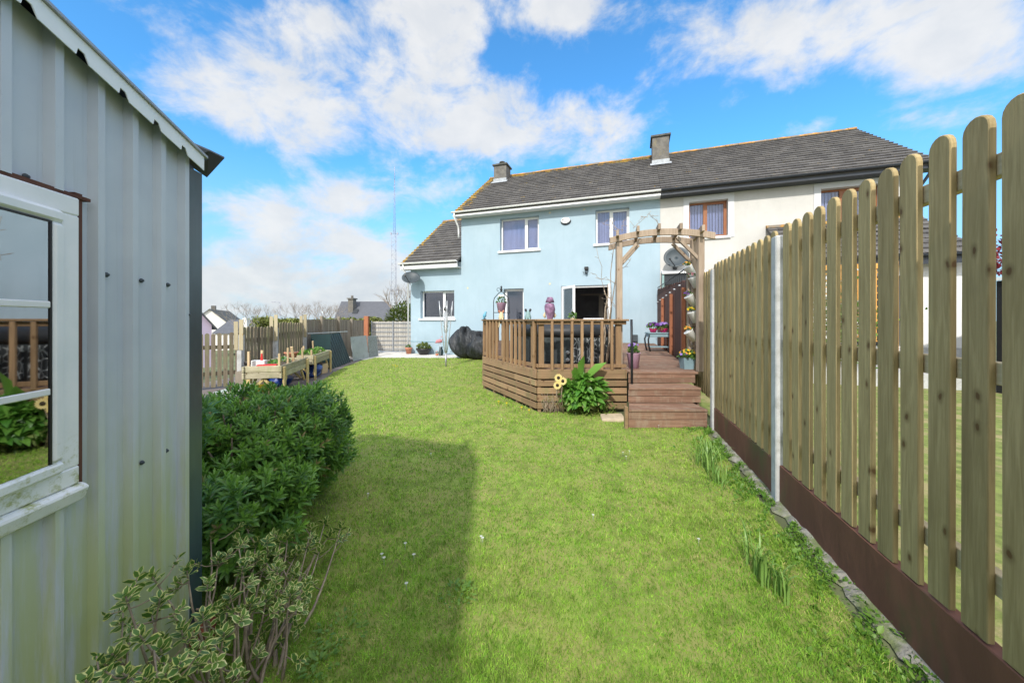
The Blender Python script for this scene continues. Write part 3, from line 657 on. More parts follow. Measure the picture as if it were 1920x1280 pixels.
dl=FD[0]; dr=FD[1]
mb=MB(HM); mb.box((dl+1.05,3.2,.61),(dl+1.25,3.24,2.5)); mb.box((dl+.25,3.22,2.5),(dl+1.3,3.26,2.56)); build(mb,'inner_door','interior_door',rm)
for q in (.62,1.62):
    mb=MB(HM); mb.lathe([(.04,2.915),(.04,2.94)],10,(dl+q,1.0,0)); build(mb,'ceiling_lamp','lamp_glow',rm)
# french doors: frame and two leaves opened outwards
mb=MB(HM); n=.06; a,b,c,d=FD
mb.box((a+.001,n,c),(a+.06,n+.07,d-.001)); mb.box((b-.06,n,c),(b-.001,n+.07,d-.001)); mb.box((a+.06,n+.001,d-.07),(b-.06,n+.069,d-.001)); fdoor=build(mb,'french_door','white_pvc',bh,bevel=.004)
def leaf(s0,n0,ang,w_,h0,h1,name='door_leaf',glass_mat='door_glass'):
    M2=HM@Matrix.Translation((s0,n0,0))@Matrix.Rotation(ang,4,'Z'); mb=MB(M2); e=.09
    mb.box((0,-.03,h0),(e,.03,h1)); mb.box((w_-e,-.03,h0),(w_,.03,h1)); mb.box((e,-.029,h0),(w_-e,.029,h0+.22)); mb.box((e,-.029,h1-e),(w_-e,.029,h1)); L=build(mb,name,'white_pvc',fdoor,bevel=.004)
    mb=MB(M2); mb.box((e,-.006,h0+.22),(w_-e,.006,h1-e)); build(mb,'pane',glass_mat,L)
    mb=MB(M2); mb.box((w_-.07,-.07,1.6),(w_-.04,-.031,1.78)); mb.box((w_-.17,-.075,1.68),(w_-.04,-.06,1.70)); build(mb,'handle','steel',L)
leaf(a+.04,.03,R(-48),(b-a)/2-.05,.63,d-.03); leaf(b-.04,.03,R(-84),(b-a)/2-.05,.63,d-.03)
# cream house
ch=thing('cream_house','cream rendered semi detached house with brown window frames and dark gutters','house',tuple(HW(SE,0,0)))
C1=op(1292,1365,376,444,1330); C2=op(1539,1652,350,432,1590)
mb=MB(HM); wall_grid(mb,SE+.003,SR,0,5.56,[C1,C2]); mb.poly([(SR,0,0),(SR,0,5.56),(SR,3.5,8.25),(SR,7.2,5.5),(SR,7.2,0)]); mb.poly([(SE,7.2,0),(SR,7.2,0),(SR,7.2,5.5),(SE,7.2,5.5)])
build(mb,'wall','cream_stucco',ch)
roof(ch,SE+.005,SR+.30,-.40,5.61,RN,RH,19,'roof_plain','roof',uoff=2)
gutter(ch,SE+.01,SR+.32,-.46,5.635,'gutter_dark',r=.06)
mb=MB(HM); mb.box((SE+.01,-.395,5.46),(SR+.3,-.37,5.61)); mb.box((SE+.01,-.37,5.46),(SR+.3,-.001,5.48)); build(mb,'fascia','gutter_dark',ch)
mb=MB(HM); mb.box((SR+.18,-.41,5.3),(SR+.29,-.34,5.6)); mb.tube([(SR+.1,-.42,5.6),(SR+.1,-.42,5.35),(SR+.05,-.06,5.0),(SR+.05,-.06,.5)],.038,8); build(mb,'downpipe','gutter_dark',ch)
for o_ in (C1,C2):
    a,b,c,d=o_; mb=MB(HM); f=.17
    mb.box((a-f,-.02,c-.05),(a-.001,-.001,d+f)); mb.box((b+.001,-.02,c-.05),(b+f,-.001,d+f)); mb.box((a-.001,-.0205,d+.001),(b+.001,-.001,d+f)); build(mb,'window_surround','cream_trim',ch)
window(ch,C1,'brown_pvc',split=.43,blind='vertical',sill='white_pvc'); window(ch,C2,'brown_pvc',split=.40,blind='vertical',sill='white_pvc'); room(ch,SE+.2,SR-.1,3.1,5.4,n1=3)
chimney(ch,SE+.16,2.35,.62,.9,6.9,8.74)
# ground-floor extension of the cream house
E0,E1,EN=10.65,13.95,-1.6
mb=MB(HM); wall_grid(mb,E0,E1,.45,2.85,[(E0+.9,E0+2.2,.75,2.5)],n=EN); mb.poly([(E1,EN,.3),(E1,0,.3),(E1,0,2.9),(E1,EN,2.9)]); mb.poly([(E0,EN,.3),(E0,0,.3),(E0,0,2.9),(E0,EN,2.9)]); build(mb,'extension_wall','white_stucco',ch)
mb=MB(HM); mb.box((E0,EN-.01,.3),(E1+.01,EN+.3,.74)); build(mb,'plinth','concrete',ch)
roof(ch,E0-.2,E1+.15,EN-.35,2.95,-.02,4.25,8,'roof_plain','extension_roof',back=False,uoff=3)
gutter(ch,E0-.2,E1+.17,EN-.42,2.95,'gutter_dark'); mb=MB(HM); mb.box((E0-.2,EN-.35,2.72),(E1+.15,EN-.33,2.95)); build(mb,'fascia','gutter_dark',ch)
mb=MB(HM); mb.box((E0+.95,EN+.08,.75),(E0+2.15,EN+.1,2.45)); build(mb,'extension_window','window_dark',ch)
# raised patio next door
mb=MB(HM); mb.box((E0-2.4,-3.4,-.1),(SR+2.0,EN-.011,.30)); o=build(mb,'patio','concrete',None,tuple(HW(12,-2,0))); o['kind']='structure'
# items next door
tr=thing('trellis_screen','orange stained timber trellis with climbing plants in the garden next door','trellis',tuple(HW(11.7,-2.4,0)))
mb=MB(HM); mb.box((12.2+.02,-2.45,.3),(12.2+.14,-2.33,2.75)); build(mb,'post','orange_wood',tr); mb=MB(HM); mb.box((10.3,-2.45,.3),(10.4,-2.35,2.75)); build(mb,'post','orange_wood',tr)
mb=MB(HM); mb.box((10.4,-2.44,2.6),(12.22,-2.36,2.72)); build(mb,'top_rail','orange_wood',tr)
mb=MB(HM)
for k in range(11): mb.box((10.45+k*.165,-2.41,.9),(10.48+k*.165,-2.4,2.6))
for k in range(11): mb.box((10.4,-2.4,.9+k*.16),(12.2,-2.39,.93+k*.16))
build(mb,'lattice','orange_wood',tr)
cl=thing('climbing_shrub','leafy climber with white blossom covering the orange trellis next door','climber',tuple(HW(11.2,-2.5,.3)))
c_=HW(11.2,-2.55,1.3); n=1500; pos=np.array(c_)+rng.normal(0,1,(n,3))*np.array([.45,.16,.42]); leaves('foliage',cl,'weed_leaf',OVAL,pos,rdir(n),rng.uniform(.06,.11,n),rng.uniform(0,6,n))
n=500; pos=np.array(c_)+rng.normal(0,1,(n,3))*np.array([.45,.18,.45]); leaves('blossom',cl,'petal_white',ROUND,pos,rdir(n),rng.uniform(.05,.08,n))
mb=MB(); 
for k in range(4): mb.tube([HW(11.0+.15*k,-2.5,.29),HW(10.9+.2*k,-2.5,1.),HW(10.7+.3*k,-2.45,1.8)],.02,5)
build(mb,'stem','bark',cl)
bs=thing('black_shed','black timber garden shed with pale roof edge seen beyond the picket fence','shed',(10.6,6,0))
mb=MB(); mb.box((9.35,5.0,0),(12,7.0,2.15)); build(mb,'wall','black_timber',bs); mb=MB(); mb.prism([(9.3,4.9,2.16),(12.1,4.9,2.3),(12.1,4.9,2.36),(9.3,4.9,2.22)],(0,2.2,0)); build(mb,'roof','white_pvc',bs)
ac=thing('red_shrub','small tree with dark red leaves rising behind the black shed','tree',(13.1,9.6,0))
mb=MB(); mb.tube([(13.1,9.6,-.02),(13.15,9.6,1.4),(13.1,9.6,2.5)],[.06,.05,.03],7); build(mb,'trunk','bark',ac)
n=900; leaves('crown',ac,'red_leaf',OVAL,np.array([13.05,9.6,3.0])+rng.normal(0,1,(n,3))*np.array([.45,.4,.3]),rdir(n),rng.uniform(.07,.13,n))
# dishes
def dish(label,root_pos,c,nrm,rad,arm,mat='dish_grey'):
    r_=thing('satellite_dish',label,'satellite dish',tuple(root_pos)); nrm=Vector(nrm).normalized(); up=Vector((0,0,1)); x=nrm.cross(up).normalized(); y=x.cross(nrm)
    mb=MB(); c=Vector(c); rings=[]
    for k in range(6):
        f=k/5; rings.append([mb.vert(c+(x*math.cos(2*PI*j/24)*rad+y*math.sin(2*PI*j/24)*rad*.92)*f+nrm*(.18*rad*f*f*1.6)) for j in range(24)])
    for k in range(5):
        for j in range(24): mb.face((rings[k][j],rings[k][(j+1)%24],rings[k+1][(j+1)%24],rings[k+1][j]),None,True)
    o=build(mb,'reflector',mat,r_); m=o.modifiers.new('s','SOLIDIFY'); m.thickness=.012
    mb=MB(); tip=c+nrm*rad*1.15-y*rad*.55+x*rad*arm; mb.tube([c-y*rad*.9,tip],.014,6); mb.tube([tip,tip-nrm*.12+y*.05],.032,8); build(mb,'feed_arm','black_plastic',r_)
    mb=MB(); mb.tube([c-nrm*.02,c-nrm*.14,Vector(root_pos)+Vector((0,0,0))],.02,8); mb.box(tuple(Vector(root_pos)-Vector((.06,.03,.06))),tuple(Vector(root_pos)+Vector((.06,.03,.06)))); build(mb,'bracket','black_plastic',r_)
s,h=HS(771,523,-.45); dish('dark satellite dish under the left eaves corner of the blue house',HW(EXT+.12,-.03,h+.15),HW(s,-.45,h),(.10,-.75,.62),.36,.5)
s,h=HS(1268,484,-.45); dish('large grey satellite dish on the cream wall above the brown fence',HW(s,-.03,h-.25),HW(s,-.45,h),(-.38,-.85,.25),.37,.5)
cn=thing('wall_canopy','small pale lean-to canopy on the cream wall below the satellite dish','canopy',tuple(HW(SE+.6,-.3,2.5)))
mb=MB(HM); mb.prism([(SE+.03,0,2.98),(SE+.03,-.6,2.88),(SE+.03,-.6,2.94),(SE+.03,0,3.06)],(1.3,0,0)); build(mb,'roof','white_pvc',cn)
mb=MB(HM); mb.box((SE+.1,-.5,2.55),(SE+1.2,-.02,2.87)); build(mb,'box','window_dark',cn); mb=MB(HM); mb.box((SE+.03,-.55,.6),(SE+.09,-.49,2.88)); build(mb,'post','sage',cn)
# oval plate / alarm, lights, wall marks
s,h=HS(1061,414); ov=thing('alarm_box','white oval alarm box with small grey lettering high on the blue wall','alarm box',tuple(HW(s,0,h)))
mb=MB(HM)
def oval(mb,s,h,rx,rz,n0,n1,seg=28):
    a=[mb.vert((s+rx*math.cos(2*PI*k/seg),n0,h+rz*math.sin(2*PI*k/seg))) for k in range(seg)]; b=[mb.vert((s+rx*.9*math.cos(2*PI*k/seg),n1,h+rz*.88*math.sin(2*PI*k/seg))) for k in range(seg)]
    for k in range(seg): mb.face((a[k],a[(k+1)%seg],b[(k+1)%seg],b[k]),None,True)
    mb.face(b[::-1])
oval(mb,s,h-.03,.195,.13,0,-.045); build(mb,'shadow_skirt','gutter_dark',ov); mb=MB(HM); oval(mb,s,h,.175,.115,-.03,-.09); build(mb,'cover','white_pvc',ov)  # dark skirt set low, its colour supplying the shadow under the box
mb=MB(HM); 
for x,w_ in ((-.09,.045),(-.02,.02),(.02,.012),(.06,.02)): mb.box((s+x-w_/2,-.094,h-.0),(s+x+w_/2,-.091,h+.05))
mb.box((s-.07,-.094,h-.05),(s+.07,-.091,h-.036)); build(mb,'lettering','gutter_dark',ov)
s,h=HS(1100,508); wl=thing('wall_light','small black security light with camera on the blue wall above the french doors','wall light',tuple(HW(s,0,h)))
mb=MB(HM); mb.box((s-.07,-.12,h+.03),(s+.07,-.001,h+.14)); build(mb,'floodlight','black_plastic',wl,bevel=.01)
mb=MB(HM); mb.lathe([(.01,-.14),(.045,-.12),(.055,-.08),(.045,-.04),(.01,-.02)],12,(s,-.08,h+.02)); mb.tube([(s-.02,-.05,h-.04),(s-.1,-.08,h-.07),(s-.12,-.08,h-.02)],.012,6); build(mb,'sensor','dish_grey',wl)
mb=MB(HM); mb.tube([(s,-.001,h+.03),(s,-.03,h+.03),(s,-.08,h)],.03,8); build(mb,'bracket','black_plastic',wl)
mk('ochre_patch',(.58,.55,.38),.9,.2,12)  # small star-shaped ochre patches lying flat on the wall
for px,py in ((1031,399),(1095,393),(1031,532),(877,540)):
    s,h=HS(px,py); mb=MB(HM); seg=10; mb.poly([(s+(.055 if k%2 else .03)*math.cos(2*PI*k/seg),-.006,h+(.06 if k%2 else .03)*math.sin(2*PI*k/seg)) for k in range(seg)][::-1])
    one(mb,'star_patch','ochre_patch',{1031399:'pale ochre star patch left of the alarm box under the eaves',1095393:'pale ochre star patch right of the alarm box under the eaves',1031532:'pale ochre star patch between the roller blind window and the french doors',877540:'pale ochre star patch above the covered furniture'}[px*1000+py if py<1000 else 0] ,'ornament','pale star patches on the blue wall')
# ------------------------------------------------------------------ deck
DZ=.62
RE=FW(6.0,.10)
dk=thing('timber_deck','raised brown timber deck with slatted skirt, railing and steps in front of the blue house','deck',(1.0,8,0))
A_=(-.60,7.6); B_=(.386,5.58); C_=(1.764,5.58)
def fx(y,v=.11):  # x of the fence line at depth y
    u=(y-FO.y-fm.y*v)/fd.y
    if u<1.89: return FO.x+fd.x*u+fm.x*v
    return FW(1.89,-.06).x+(y-FW(1.89,0).y)*math.tan(R(16.5))-v*1.02
hw=lambda x:HO.y-(x-HO.x)*math.tan(HA)-.012
mb=MB()
y=5.45
def deck_left(y):
    if y<5.58: return 1.78
    if y<7.6: return .386-(y-5.58)/(7.6-5.58)*.986
    return -.60
while y<14.2:
    y2=min(y+.14,14.2); x0=deck_left(y+.07); x1=fx(y+.07)
    if y+.14>hw(x1): x1=max(x0,min(x1,HO.x+(HO.y-.012-y2)/math.tan(HA)))
    if x1-x0<.05: break
    mb.rnd=random.random(); mb.box((x0,y,DZ-.03),(x1,y2-.006,DZ)); y=y2
build(mb,'floor_boards','deck_floor',dk,bevel=.002)
def slats(p,q,tops,name='skirt'):
    p=Vector((*p,0));q=Vector((*q,0)); d=(q-p).normalized(); nrm=Vector((d.y,-d.x,0)); L=(q-p).length; M2=Matrix(((d.x,nrm.x,0,p.x),(d.y,nrm.y,0,p.y),(0,0,1,0),(0,0,0,1))); mb=MB(M2)
    for (z0,z1) in tops:
        x=0
        while x<L-.01:
            e=min(L,x+random.uniform(1.2,2.4)); mb.rnd=random.random(); mb.box((x+.001,0,z0),(e-.002,.022,z1)); x=e
    build(mb,name,'deck_wood',dk,bevel=.003)
    mb=MB(M2)
    for k in range(int(L/.5)+1): x=min(L-.06,k*.5+.01); mb.box((x,-.07,-.02),(x+.05,-.001,DZ-.04))
    build(mb,'skirt_stud','deck_wood',dk)
T_=[(.50,DZ+.025),(.385,.475),(.27,.36),(.155,.245),(.04,.13)]
slats(A_,B_,T_); slats(B_,C_,T_); slats((A_[0],13.6),A_,T_)
# steps
for (y0,y1,h,x0,i) in ((4.70,5.08,.24,1.84,0),(5.08,5.45,.45,1.84,1),(5.45,5.47,DZ,1.84,2)):
    mb=MB(); lo=(0,.24,.45)[i]; 
    xe=fx(y0,.13); x0=219/680*y0
    nb=2; hh=(h-.03-lo)/nb
    for k in range(nb): mb.rnd=random.random(); mb.box((x0,y0+.012,max(lo+k*hh+.004,-.02)),(xe,y0+.03,lo+(k+1)*hh-.002))
    if i<2:
        yy=y0
        for k in range(3): 
            mb.rnd=random.random(); dd=(y1-y0+.012)/3; xa,xb=219/680*yy,219/680*(yy+dd); mb.prism([(xa,yy,h-.03),(xe,yy,h-.03),(xe,yy+dd-.005,h-.03),(xb,yy+dd-.005,h-.03)],(0,0,.03)); yy+=dd
        mb.rnd=.4; mb.prism([(x0+.012,y0+.031,0),(x0+.04,y0+.031,0),(219/680*y1+.04,y1,0),(219/680*y1+.012,y1,0)],(0,0,h-.031)); mb.box((xe-.03,y0+.05,0),(xe,y1+.01,h-.031))
    build(mb,'step','deck_floor',dk,bevel=.003)
mb=MB(); mb.box((1.46,4.68,-.02),(1.50,4.74,.28)); build(mb,'step_post','deck_wood',dk,bevel=.003)
# railing
def railing(p,q,nb,posts,sk=(0,0)):
    p=Vector((*p,0));q=Vector((*q,0)); d=(q-p).normalized(); nrm=Vector((d.y,-d.x,0)); L=(q-p).length; M2=Matrix(((d.x,nrm.x,0,p.x),(d.y,nrm.y,0,p.y),(0,0,1,0),(0,0,0,1)))
    mb=MB(M2); mb.rnd=random.random(); mb.box((-.03,-.075,1.385),(L+.03,.035,1.415)); build(mb,'handrail','rail_wood',dk,bevel=.006)
    mb=MB(M2); mb.rnd=.3; mb.box((0,-.045,DZ+.045),(L,-.012,DZ+.10)); build(mb,'bottom_rail','rail_wood',dk,bevel=.004); mb=MB(M2); mb.rnd=.1; mb.box((0,-.045,1.33),(L,-.012,1.384)); build(mb,'upper_rail','rail_wood',dk,bevel=.004)
    for k in range(nb):
        x=L*(k+.5)/nb
        if any(abs(x-pp)<.05 for pp in posts): continue
        mb=MB(M2); mb.rnd=random.random(); mb.box((x-.021,-.0115,DZ+.01),(x+.021,.030,1.3845)); build(mb,'baluster','rail_wood',dk,bevel=.004)
    for x in posts:
        mb=MB(M2); mb.rnd=random.random(); mb.box((x-.042,-.125,.1),(x+.042,-.046,1.384)); build(mb,'newel_post','rail_wood',dk,bevel=.005)
railing(A_,B_,14,(.05,.85,2.0)); railing(B_,C_,9,(.07,1.27)); railing((A_[0],13.4),A_,34,(.1,2.,3.9,5.7))
# black metal handrail post at the steps
mb=MB(); mb.tube([(1.785,5.40,.15),(1.785,5.40,.95),(1.785,5.42,1.41)],.019,8); mb.box((1.77,5.37,.9),(1.80,5.382,1.05)); one(mb,'handrail_post','black_iron','slim black metal pole standing at the top left of the deck steps','pole')
# ------------------------------------------------------------------ hot tub
ht=thing('hot_tub','black inflatable hot tub with panelled sides standing on the deck behind the railing','hot tub',(.98,7.05,DZ))
N=24; mb=MB(); Rr=.98
prof=[(Rr-.02,DZ),(Rr,DZ+.05),(Rr,DZ+.55),(Rr-.01,DZ+.6)]; mb.lathe(prof,N,(.98,7.05,0)); build(mb,'side','tub_black',ht)
mb=MB(); mb.lathe([(Rr+.01,DZ+.50),(Rr+.04,DZ+.56),(Rr+.02,DZ+.64),(Rr-.06,DZ+.70),(Rr-.4,DZ+.73),(.02,DZ+.75)],N*2,(.98,7.05,0)); build(mb,'lid','black_cover',ht)
for k in range(N):
    a=2*PI*(k+.5)/N; M2=Matrix.Translation((.98,7.05,0))@Matrix.Rotation(a,4,'Z'); mb=MB(M2); zeb=math.cos(a-R(-68))>.93
    x=Rr*math.cos(PI/N)+.004; w_=Rr*math.sin(PI/N)*.82; mb.box((x-.01,-w_,DZ+.07),(x+.012,w_,DZ+.48)); build(mb,'side_panel','zebra_panel' if zeb else 'tub_panel',ht,bevel=.006,label='panel with white zebra pattern' if zeb else None)
for a,h in ((R(-93),DZ+.24),(R(-93),DZ+.12)):
    M2=Matrix.Translation((.98,7.05,0))@Matrix.Rotation(a,4,'Z')@Matrix.Translation((Rr+.02,0,h))@Matrix.Rotation(R(90),4,'Y'); mb=MB(M2); mb.lathe([(.03,0),(.034,.015),(.02,.03)],12); build(mb,'valve','steel',ht)
# ------------------------------------------------------------------ garden arch
ar=thing('garden_arch','weathered timber garden arch with curved top beams over the deck steps','arch',(2.4,6.0,DZ))
AL=Vector((1.705,5.78,0)); AR=Vector((2.855,5.50,0)); AD=Vector((fd.x*.47,fd.y*.47,0))
for p in (AL,AR,AL+AD,AR+AD):
    mb=MB(); mb.rnd=random.random(); mb.box((p.x-.045,p.y-.045,DZ),(p.x+.045,p.y+.045,2.72)); build(mb,'post','arch_wood',ar,bevel=.005)
def archbeam(off,ph):
    mb=MB(); mb.rnd=random.random(); n=12; top=[];bot=[]
    for k in range(n+1):
        f=-.13+1.28*k/n; p=AL.lerp(AR,f)+off; c=.06*(1-(2*(f-.5))**2)
        z=2.66+c; top.append((p.x,p.y-.07,z+.085)); bot.append((p.x,p.y-.07,z-.015))
    mb.prism(bot+top[::-1],(0,.038,0)); build(mb,'beam','arch_wood',ar,bevel=.004)
archbeam(Vector((0,0,0)),0); archbeam(AD+Vector((0,.1,0)),0)
for k in range(5):
    f=-.02+k*.255; p=AL.lerp(AR,f); c=.06*(1-(2*(f-.5))**2); z=2.745+c
    mb=MB(); mb.rnd=random.random(); e=Vector((fd.x,fd.y,0)); mb.bar(p-e*.22+Vector((0,0,z)),p+AD+e*.24+Vector((0,0,z)),.042,.09); build(mb,'rafter','arch_wood',ar,bevel=.004)
for base,sg in ((AL,1),(AR,-1),(AR+AD,-1),(AL+AD,1)):
    mb=MB(); mb.rnd=random.random(); mb.bar(base+Vector((0,0,2.30)),base+Vector((sg*.32,-sg*.07,2.67)),.06,.045); build(mb,'brace','arch_wood',ar,bevel=.004)
# bare climber on the arch
vn=thing('bare_vine','leafless climbing vine twisting up the left post of the timber arch','vine',(1.62,6.15,DZ))
mb=MB()
def wander(p,q,n,amp):
    p=Vector(p);q=Vector(q); r=[p]; 
    for k in range(1,n): r.append(p.lerp(q,k/n)+Vector((random.uniform(-amp,amp),random.uniform(-amp,amp),random.uniform(-amp,amp))))
    return r+[q]
for p,q,r0 in (((1.60,6.2,DZ),(1.72,6.0,2.3),.014),((1.55,6.2,DZ),(1.6,6.05,2.0),.016),((1.63,6.25,DZ),(1.70,5.98,2.78),.011),((1.5,6.2,DZ),(1.62,6.1,1.75),.012),((1.66,6.2,1.4),(1.42,6.1,2.62),.006),((1.7,6.0,2.0),(1.35,6.1,2.18),.006),((1.72,6.0,2.1),(1.95,5.95,2.42),.007),((1.55,6.1,1.9),(1.75,6.0,1.55),.008),((1.75,5.95,2.85),(1.5,6.0,3.02),.006),((1.75,5.95,2.85),(1.62,6.0,3.08),.006),((1.8,5.95,2.85),(1.85,6.0,3.05),.005),((2.0,5.95,2.9),(2.12,5.95,3.10),.005),((2.12,5.95,3.10),(2.3,5.95,3.12),.005),((2.3,5.95,3.12),(2.42,5.95,2.95),.005)):
    pts=wander(p,q,7,.03); mb.tube(pts,[r0*(1-.5*k/7) for k in range(8)],5)
    for k in (2,4,6): mb.tube([pts[k],pts[k]+Vector((random.uniform(-.12,.12),random.uniform(-.05,.05),random.uniform(.0,.12)))],.003,4)
build(mb,'stems','bark_pale',vn)
# ------------------------------------------------------------------ things on the deck
def pot(name,label,cat,loc,prof,mat,fol=None,flowers=(),seg=20,square=False,group=None,rz=0,soil=True,rim=None):
    r_=thing(name,label,cat,loc,group); L=Vector(loc)
    mb=MB(Matrix.Translation(L)@Matrix.Rotation(R(rz),4,'Z')); mb.lathe(prof,4 if square else seg)
    if square: mb.sm=[False]*len(mb.sm)
    build(mb,'pot',mat,r_); top=prof[-1]
    mb=MB(Matrix.Translation(L)@Matrix.Rotation(R(rz),4,'Z')); mb.lathe([(top[0]*.86,top[1]-.012),(top[0]*.86,top[1]+.002)],4 if square else 14); build(mb,'soil','soil',r_)
    c=L+Vector((0,0,top[1]))
    if fol: mound(r_,tuple(c),(fol[0],fol[0],fol[1]),fol[2],fol[3],fol[4] if len(fol)>4 else 'pot_leaf')
    for (mat_,n,size,rr,hz,dx_) in flowers: blossoms(r_,tuple(c+Vector((dx_,0,hz))),(rr,rr,rr*.55),n,size,mat_)
    return r_
p=G(1188,690,DZ); pot('flower_pot','lilac bucket of violet flowers at the top of the deck steps','flower pot',(p.x,p.y,DZ),[(.075,0),(.105,.24),(.112,.25)],'lilac',(.07,.12,90,.05),(('petal_violet',16,.035,.08,.11,0),))
p=G(1288,691,DZ); pot('square_planter','square grey planter of yellow and lilac pansies beside the right arch post','flower pot',(p.x,p.y,DZ),[(.105,0),(.135,.18),(.14,.185)],'blue_grey_pot',(.12,.1,170,.05),(('petal_yellow',18,.042,.11,.06,.03),('petal_orange',6,.04,.1,.06,-.01),('petal_violet',6,.045,.1,.05,-.08)),square=True,rz=45)
# blue-grey table with pansies
tx,ty=2.87,7.25
p=G(1234,658,DZ); tx,ty=p.x,p.y
tb=thing('garden_table','small blue grey garden table with curved dark legs on the deck','table',(tx,ty,DZ)); M2=Matrix.Translation((tx,ty,DZ))@Matrix.Rotation(R(-6),4,'Z')
mb=MB(M2); mb.box((-.28,-.2,.44),(.28,.2,.47)); mb.box((-.26,-.18,.36),(.26,.18,.439)); build(mb,'table_top','grey_blue',tb,bevel=.006)
for sx in (-1,1):
    for sy in (-1,1):
        mb=MB(M2); mb.tube([(sx*.24,sy*.16,.44),(sx*.285,sy*.17,.3),(sx*.27,sy*.16,.15),(sx*.235,sy*.16,.0)],.02,7); build(mb,'leg','rust_wood' if sx>0 else 'black_iron',tb)
mb=MB(M2); mb.box((-.24,-.15,.10),(.24,.15,.12)); build(mb,'shelf','grey_blue',tb)
for dx_,lab,m_ in ((-.12,'magenta pot of dark purple pansies on the left of the garden table','petal_purple'),(.13,'magenta pot of violet pansies on the right of the garden table','petal_violet')):
    pot('pansy_pot',lab,'flower pot',tuple(M2@Vector((dx_,0,.471))),[(.065,0),(.10,.09),(.105,.1)],'magenta',(.15,.12,150,.055),((m_,34,.055,.14,.07,0),),group='magenta pots of pansies on the garden table')
# ladder stand with white buckets by the arch post
ls=thing('plant_ladder','grey timber ladder stand holding white flower buckets behind the arch post','plant stand',(2.92,5.9,DZ))
mb=MB(); 
for x in (2.86,2.98): mb.bar((x-.02,5.80,DZ),(x+.06,6.02,2.35),.03,.04)
build(mb,'side_rail','arch_wood',ls)
mb=MB()
for k in range(5): z=.98+k*.34; f=(z-DZ)/1.9; mb.bar((2.84+.08*f,5.8+.22*f,z),(2.99+.08*f,5.8+.22*f,z),.03,.03)
build(mb,'rung','arch_wood',ls)
def tilted_bucket(px,py,Y,tilt,mat_,lab,sz=1.0,yaw=0):
    c=W(px,py,Y); r_=thing('white_bucket',lab,'flower bucket',tuple(c),'white buckets of flowers on the plant ladder')
    M2=Matrix.Translation(c)@Matrix.Rotation(R(tilt),4,'Y'); mb=MB(M2); mb.lathe([(.05*sz,-.1*sz),(.07*sz,.07*sz),(.076*sz,.078*sz)],18); build(mb,'bucket','white_pot',r_)
    top=M2@Vector((0,0,.1*sz)); mound(r_,tuple(top),(.05*sz,.05*sz,.04),40,.035)
    blossoms(r_,tuple(top+Vector((0,0,.015))),(.055*sz,.05*sz,.035),13,.035,mat_,zmin=-.1)
for a in ((1294,507,5.85,-34,'petal_orange','topmost white bucket, with golden flowers, on the plant ladder'),(1302,528,5.82,-22,'petal_pink','second white bucket from the top, with pink flowers, on the plant ladder'),(1296,562,5.78,-34,'petal_purple','middle white bucket, with dusky purple flowers, on the plant ladder'),(1301,593,5.75,-22,'petal_yellow','white bucket with bright yellow flowers, fourth from the top, on the plant ladder'),(1296,628,5.70,-36,'petal_orange','lowest white bucket, with rusty orange flowers, on the plant ladder')): tilted_bucket(*a)
# hanging basket stand with lilac bucket
Yh=7.75; hb=thing('plant_stand','black wrought iron stand with scrolled top on the left of the deck','plant stand',tuple(W(940,646,Yh).to_3d())); hb.location.z=DZ
c=W(940,578,Yh); mb=MB(); 
for sx in (-1,1):
    mb.tube([(c.x+sx*.165,Yh,DZ),(c.x+sx*.165,Yh,c.z+.15),(c.x+sx*.15,Yh,c.z+.22),(c.x+sx*.05,Yh,c.z+.33),(c.x,Yh,c.z+.36)],.008,6)
build(mb,'upright','black_iron',hb)
mb=MB(); mb.tube([(c.x-.165,Yh,c.z-.09),(c.x+.165,Yh,c.z-.09)],.008,6); mb.tube([(c.x+.11*math.cos(a),Yh+.11*math.sin(a),c.z-.09) for a in np.linspace(0,2*PI,17)],.006,5); build(mb,'shelf_ring','black_iron',hb)
mb=MB(); mb.lathe([(.01,0),(.022,.02),(.028,.05),(.014,.08),(.022,.1),(.01,.13)],10,(c.x,Yh,c.z+.35)); mb.tube([(c.x-.03+.035*math.cos(a)-.03,Yh,c.z+.40+.035*math.sin(a)) for a in np.linspace(0,5,12)],.005,5); build(mb,'finial','black_iron',hb)
pot('bucket_planter','lilac bucket with white flowers held up in the wrought iron stand','flower pot',(c.x,Yh,c.z-.085),[(.07,0),(.105,.20),(.11,.205)],'lilac',(.09,.12,70,.05),(('petal_white',7,.05,.07,.12,0),))
